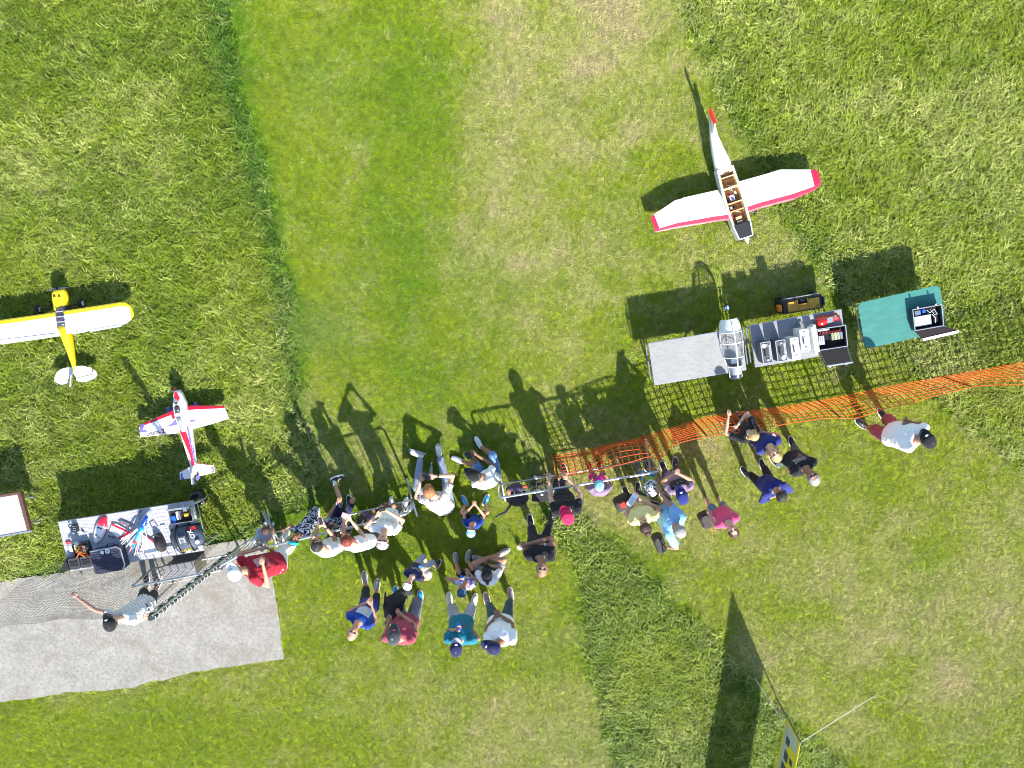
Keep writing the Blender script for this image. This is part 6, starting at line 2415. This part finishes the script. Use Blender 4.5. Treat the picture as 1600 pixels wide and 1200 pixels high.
# 14 red cap
person('man in black T-shirt and raspberry red cap gripping the barrier rail', (880, 780, .92), (886, 800, 1.42), (886, 806, 1.60), [(884, 744), (868, 764)], (-.45, -1), 0, s=1.03, fat=1.1,
       hands=((858, 752, 1.10), (888, 749, 1.10)), elbows=((860, 777, 1.15), (907, 770, 1.15)), skin='fair', top=C['black'], bottom='pants', bcol=C['navy'], shoe=SB_, hair=HB_, hat=C['redcap'], chest=(-.1, -1))
# 15 mauve child
person('child in mauve top, pink brimmed pale blue cap and red shoes', (936, 763, .62), (936, 767, .98), (936, 758, 1.12), [(923, 738), (938, 732)], (.02, -1), -12, s=.74, fat=1.25,
       hands=((926, 748, .95), (947, 744, .95)), elbows=((916, 760, .85), (956, 756, .85)), skin='brown', top=C['mauve'], bcol=C['hotpink'], shoe=SR, sole=SR, hair=HD_, hat=C['aqua'], brimcol=C['hotpink'], hatkind='cap', hem=.08)
# 16 yellow woman
person('woman in pale yellow top with piled brown hair writing on a printed sheet', (997, 786, .90), (1006, 814, 1.40), (1008, 824, 1.56), [(982, 778), (998, 772)], (-.45, -1), -22, s=.98, fat=1.2,
       hands=((990, 782, 1.20), (1003, 783, 1.22)), elbows=((978, 802, 1.10), (1031, 795, 1.12)), skin='fair', top=C['yellow'], sleeve=.3, bcol=C['dkgrey'], shoe=SB_, hair=HB_, hairstyle='bun', chest=(-.25, -1), watch=0)
q = held('printed_sheet', 'white printed sheet held by the woman in pale yellow', 'paper', 988, 781, 1.27, (.10, .22, .006), -.55, WHITEP)
MB().box(-.035, .035, -.08, .05, .0035, .0045).build('print', print_mat('sheet_ink', (.6, .6, .6), (.05, .05, .05), 20, .5), q)
# 17 blue shirt man
person('grey haired man in light blue shirt reaching forward, black bag at his hip', (1040, 800, .92), (1057, 824, 1.44), (1060, 828, 1.61), [(1032, 792), (1047, 784)], (-.8, -.7), -10, s=1.03, fat=1.22,
       hands=((1043, 855, 1.05), (1033, 771, 1.18)), elbows=((1058, 856, 1.15), (1044, 787, 1.24)), skin='tan', top=C['sky'], sleeve=.75, bottom='pants', bcol=C['dkgrey'], shoe=SB_, hair=HG_, chest=(-.9, -.5), belly=1.2)
q = P(1031, 850, .95)
t = thing('shoulder_bag', 'black shoulder bag hanging at the side of the man in light blue', 'bag', (q.x, q.y, .80), .4)
MB().box(-.09, .09, -.14, .16, 0, .24, .04).build('body', M('bag_black', (.03, .028, .03)), t)
MB().tube([(0, -.12, .24), (.06, -.02, .42), (.02, .12, .24)], .012, 6).build('strap', BLACKP, t)
q = P(976, 788, .85)
t = thing('shoulder_bag', 'black and red shoulder bag beside the woman in pale yellow', 'bag', (q.x, q.y, .62), .5)
MB().box(-.16, .16, -.10, .12, 0, .26, .04).build('body', M('bag_black', (.03, .028, .03)), t)
MB().box(-.08, .06, -.04, .06, .262, .275, .004).build('red_lining', M('bag_red', (.35, .02, .015), rough=.7), t)
MB().tube([(-.12, .08, .26), (0, .14, .42), (.12, .08, .26)], .010, 6).build('strap', BLACKP, t)
# 18 sun hat child
person('small child in lime green with a grey and white sun hat holding the barrier rail', (1014, 753, .60), (1019, 768, .95), (1017, 762, 1.06), [(997, 732), (1010, 733)], (-.1, -1), -5, s=.68, fat=1.2,
       hands=((1006, 746, 1.0), (1024, 738, .9)), elbows=((1008, 758, .85), (1028, 752, .85)), skin='tan', top=C['green'], bcol=C['coolblue'], shoe=M('shoe_navy_ice', (.05, .06, .10)), hair=HB_, hat=CAMO, hatkind='sun', brimcol=BLACKP)
# 19 dark cap man
p = person('man in mauve and black team shirt and dark blue cap holding a camera up', (1050, 745, .88), (1064, 766, 1.38), (1065, 775, 1.54), [(1040, 738), (1056, 733)], (-.35, -1), 4, s=.96,
           hands=((1052, 741, 1.42), (1062, 741, 1.40)), elbows=((1035, 752, 1.25), (1082, 751, 1.25)), skin='tan', top=C['mauve'], bcol=C['black'], shoe=SB_, hair=HD_, hat=C['dkblue'], hatlogo=WHITEP, chest=(-.2, -1))
chest_print(p, print_mat('black_panel', (.02, .02, .025), (.6, .6, .6), 9, .66), .30, .18, .84, back=False)
held('camera', 'small black camera held up by the man in the dark blue cap', 'camera', 1054, 736, 1.44, (.12, .06, .06), .0, BLACKP)
# 20 pink woman
person('woman in bright pink T-shirt looking up, standing alone with a black shoulder bag', (1127, 802, .82), (1138, 816, 1.28), (1145, 829, 1.42), [(1108, 789), (1126, 788)], (-.4, -1), 58, s=.90,
       hands=((1110, 806, .95), (1136, 792, .80)), elbows=((1116, 820, 1.0), (1149, 803, 1.0)), skin='fair', top=C['pink'], bcol=C['denim'], shoe=None, hair=HB_, hairstyle='short', chest=(-.4, -1), sleeve=.4)
q = P(1104, 814, .7)
t = thing('shoulder_bag', 'dark brown shoulder bag with a tan strap on the woman in pink', 'bag', (q.x, q.y, .55), .5)
MB().box(-.10, .10, -.12, .14, 0, .22, .04).build('body', M('bag_brown', (.035, .02, .022), rough=.6, bump=.4), t)
MB().tube([(-.02, -.12, .2), (.02, -.20, .22), (.09, -.15, .22), (.09, -.06, .2)], .012, 6).build('strap', M('tan_leather', (.50, .27, .10), rough=.5), t)
# 21 blond at the fence
person('fair haired child in black leaning on top of the orange mesh fence', (1160, 670, .72), (1172, 681, 1.18), (1175, 679, 1.34), [(1151, 664), (1160, 658)], (-.85, -.6), 5, s=.84,
       hands=((1138, 651, 1.05), (1152, 665, 1.05)), elbows=((1134, 677, 1.05), (1168, 645, 1.05)), skin='fair', top=C['black'], bcol=C['black'], shoe=SB_, hair=HBL, hairstyle='long', chest=(-.7, -.8), sleeve=.75)
# 22 navy woman looking up
person('fair woman in dark blue top looking straight up, between fence and sunglasses woman', (1187, 686, .86), (1203, 698, 1.34), (1211, 710, 1.48), [(1174, 690), (1188, 680)], (-.6, -1), 60, s=.94, fat=1.08,
       hands=((1185, 676, 1.0), (1196, 676, 1.0)), elbows=((1188, 705, 1.02), (1218, 680, 1.02)), skin='fair', top=C['dkblue'], bottom='pants', bcol=C['black'], shoe=SB_, hair=HBL, hairstyle='long', sleeve=.35)
# 23 sunglasses woman
p = person('woman in black printed T-shirt and sunglasses with folded arms, legs apart', (1238, 716, .88), (1259, 732, 1.38), (1270, 745, 1.52), [(1215, 726), (1241, 700)], (-.55, -1), 52, s=.98, fat=1.12,
           hands=((1246, 722, 1.22), (1240, 730, 1.2)), elbows=((1236, 740, 1.15), (1262, 714, 1.15)), skin='brown', top=C['black'], bottom='pants', bcol=C['petrol'], shoe=SB_, hair=HG_, hairstyle='bun', glasses=True, sleeve=.4)
chest_print(p, print_mat('white_logo', (.02, .02, .02), (.7, .7, .7), 11, .56, True, (1, 1.8, 1)), .20, .13, .72)
# 24 blue shirt teen
person('dark haired boy in blue long sleeved shirt with hands behind his back', (1196, 754, .80), (1213, 766, 1.26), (1220, 774, 1.40), [(1169, 744), (1194, 734)], (-.25, -1), -28, s=.90, fat=1.12,
       hands=((1208, 776, .92), (1216, 770, .92)), elbows=((1190, 783, 1.02), (1236, 766, 1.02)), skin='tan', top=C['dkblue'], bottom='pants', bcol=C['black'], shoe=SB_, hair=HD_, chest=(-.5, -1), sleeve=1.6)
# 25 man at the right
person('man in white T-shirt, black cap and dusty red shorts standing alone at the right', (1394, 677, .96), (1435, 686, 1.52), (1448, 687, 1.68), [(1355, 668), (1386, 656)], (-.65, -1), 0, s=1.08, fat=1.25,
       hands=((1411, 666, 1.28), (1428, 661, 1.25)), elbows=((1400, 688, 1.22), (1447, 664, 1.22)), skin='brown', top=C['white'], bcol=C['dusty'], shoe=SB_, sock=WHITEP, hair=HD_, hat=C['black'], hatlogo=WHITEP, chest=(-.72, -.7), belly=1.3)
# 26 navy child white cap
p = person('child in navy trimmed shirt and white cap looking down at a toy', (652, 888, .52), (646, 897, .90), (638, 912, 1.00), [(667, 880), (681, 886)], (.42, -1), 55, s=.70, fat=1.05,
           hands=((654, 889, .72), (661, 893, .72)), elbows=((636, 890, .68), (664, 905, .68)), skin='fair', top=C['navy'], bottom='long_shorts', bcol=C['ltgrey'], shoe=SB_, hair=HB_, hat=C['white'], chest=(.45, -1), toes=((-.4, -1), (.5, -1)))
chest_print(p, print_mat('white_script', (.02, .02, .02), (.75, .75, .75), 9, .56, True, (1, 2.5, 1)), .16, .07, .66)
held('toy', 'small blue toy in the hands of the child in the white cap', 'toy', 657, 885, .78, (.07, .05, .04), .3, M('toy_blue', (.03, .15, .35)))
# 27 violet child with can
person('boy in violet and white shirt seated on the grass drinking from a blue can', (732, 904, .12), (727, 911, .52), (722, 922, .66), [(713, 880, .08), (731, 876, .08)], (.12, -1), 50, s=.84,
       hands=((717, 905, .70), (734, 896, .50)), elbows=((697, 904, .45), (745, 908, .40)), knees=((716, 893, .38), (738, 887, .38)), skin='tan', top=PURW, bcol=C['black'], shoe=SG_, hair=HD_, hat=BANDANA, chest=(.1, -1), sleeve=.3)
# 28 hunched white shirt
person('hunched person in white T-shirt and black visor sitting cross legged on the grass', (765, 902, .12), (762, 899, .54), (761, 899, .70), [(779, 866, .08), (756, 874, .08)], (-.05, -1), -38, s=.96,
       hands=((757, 886, .34), (766, 884, .34)), elbows=((746, 890, .36), (784, 886, .36)), knees=((741, 880, .40), (788, 875, .40)), skin='tan', top=C['white'], bcol=C['grey'], shoe=SG_, hair=HD_, hairstyle='tail', hat=C['black'], chest=(0, -1), sleeve=.6, toes=((.9, -.5), (-.9, -.3)))
# 29 blue printed T-shirt
p = person('balding man in royal blue T-shirt with a square print, hands clasped', (577, 946, .93), (560, 972, 1.42), (551, 989, 1.57), [(571, 912), (588, 924)], (.42, -1), 48, s=1.0,
           hands=((571, 942, 1.16), (581, 947, 1.16)), elbows=((545, 956, 1.18), (587, 970, 1.16)), skin='tan', top=C['royal'], bottom='long_shorts', bcol=C['black'], shoe=SG_, hair=HG_, hairstyle='balding', chest=(.42, -1), toes=((-.1, -1), (.15, -1)))
chest_print(p, print_mat('square_photo_print', (.30, .42, .62), (.50, .47, .30), 4, .52), .24, .22, .60)
# 30 maroon man with the dog
person('man in maroon T-shirt and grey cap bending over, holding a black dog', (635, 972, .90), (625, 1002, 1.36), (616, 994, 1.54), [(620, 937), (655, 944)], (.05, -1), -18, s=1.08, fat=1.30,
       hands=((606, 975, 1.08), (629, 962, 1.08)), elbows=((600, 998, 1.10), (649, 978, 1.10)), skin='tan', top=C['maroon'], bottom='long_shorts', bcol=C['grey'], shoe=SBL, hair=HG_, hat=C['dkgrey'], hatlogo=M('logo_red', (.5, .05, .03)), chest=(.0, -1), toes=((-.1, -1), (.08, -1)))
# 31 teal man
p = person('man in teal printed T-shirt and navy cap holding a blue drink can', (721, 971, .94), (717, 1003, 1.45), (713, 1011, 1.62), [(703, 946), (739, 948)], (.05, -1), 6, s=1.04, fat=1.2,
           hands=((711, 984, 1.42), (738, 985, 1.00)), elbows=((700, 986, 1.24), (748, 998, 1.14)), skin='tan', top=C['teal'], bottom='long_shorts', bcol=C['ltgrey'], shoe=M('shoe_pale', (.50, .53, .46), rough=.6), hair=HB_, hat=C['navy'], brimcol=C['ltgrey'], hatlogo=WHITEP, belly=1.15)
chest_print(p, print_mat('fish_print', (.02, .1, .15), (.13, .16, .12), 7, .55, True, (1, 2, 1)), .22, .12, .55, off=.05)
# 32 white shirt, navy cap
person('man in white sleeveless shirt and navy cap with clasped forearms beside the teal man', (782, 972, .94), (783, 1004, 1.46), (770, 1010, 1.62), [(763, 946), (798, 939)], (-.85, -.35), -4, s=1.06, fat=1.28,
       hands=((772, 966, 1.14), (784, 963, 1.14)), elbows=((760, 984, 1.12), (800, 974, 1.12)), skin='brown', top=C['white'], bottom='pants', bcol=C['petrol'], shoe=SPK, hair=HB_, hat=C['navy'], chest=(-.05, -1), toes=((-.2, -1), (-.1, -1)), hatlogo=WHITEP)


def can(label, px, py, z):
    q = P(px, py, z)
    t = thing('drink_can', label, 'can', tuple(q), 0, 'blue drink cans')
    t.rotation_euler = (1.05, 0, 0)
    MB().tube([(0, 0, -.062), (0, 0, -.056), (0, 0, .05), (0, 0, .062)], [.026, .033, .033, .026], 14).build('can_body', M('can_blue', (.01, .12, .62), rough=.25, metal=.4), t, smooth=True)
    MB().cyl((0, 0, .0625), (0, 0, .065), .026, 12).build('can_end', ALU, t)
    MB().tube([(0, 0, -.010), (0, 0, .012)], [.0336, .0336], 14, cap=False).build('badge_white', WHITEP, t)
    MB().tube([(0, 0, .0125), (0, 0, .030)], [.0336, .0336], 14, cap=False).build('badge_red', M('can_red', (.6, .02, .02), rough=.3), t)


can('blue drink can raised to the mouth of the seated boy in violet and white', 721, 905, .76)
can('blue drink can in the hand of the man in the teal T-shirt', 717, 979, 1.50)

# ---------------------------------------------------------------- the black dog held by the man in maroon
q = P(618, 948, 0)
dog = thing('dog', 'curly black dog held up against the knees of the man in maroon', 'dog', (q.x, q.y, 0))
FUR = M('black_fur', (.010, .010, .012), rough=.55, bump=1.0, bscale=55, var=.4, vscale=40, spec=.5)
ds = Solid()
b0, b1, b2, b3 = P(630, 968, .72), P(615, 960, .78), P(614, 945, .80), P(628, 928, .86)
ds.limb([b0, b1], [.13, .16])
ds.limb([b1, b2], [.16, .17])
ds.limb([b2, b3], [.15, .10])
hd_ = P(636, 922, .90)
ds.ell(hd_, .085, .095, .085)
ds.cone(hd_, .05, P(642, 913, .88), .030)
for (x, y, z_), (x1, y1, z1) in (((622, 937, .70), (604, 945, .40)), ((628, 940, .70), (612, 952, .36)), ((622, 962, .62), (604, 974, .50)), ((634, 962, .62), (640, 972, .45))):
    a_, c_ = P(x, y, z_), P(x1, y1, z1)
    mid = a_.lerp(c_, .5) + Vector((.03, .03, 0))
    ds.limb([a_, mid, c_], [.055, .036, .028])
    ds.ell(c_, .032, .045, .024)
tl0 = P(602, 944, .78)
ds.limb([P(606, 950, .78), tl0, P(602, 925, .85)], [.03, .022, .012])
for sg in (-1, 1):
    e_ = hd_ + Vector((sg * .065, -.03, .02))
    ds.cone(e_, .03, e_ + Vector((sg * .02, -.05, -.05)), .022)
g = ds.mesh('body', .014, 2, wrinkle=.016, wscale=34)
g.transform(to_local(dog))
link('body', g, FUR, dog, smooth=True)
MB().tube([hd_ + Vector((math.cos(a) * .07, math.sin(a) * .07 - .09, -.03)) for a in np.linspace(0, 6.283, 14)], .008, 5).build('collar', M('collar_grey', (.3, .3, .32)), dog, world=True)
MB().ell(P(643, 912, .885), .014, .014, .012, 8, 5).build('nose', BLACKP, dog, world=True)

# ---------------------------------------------------------------- grass blades, last
for a_ in DEFER:
    scatter(*a_)
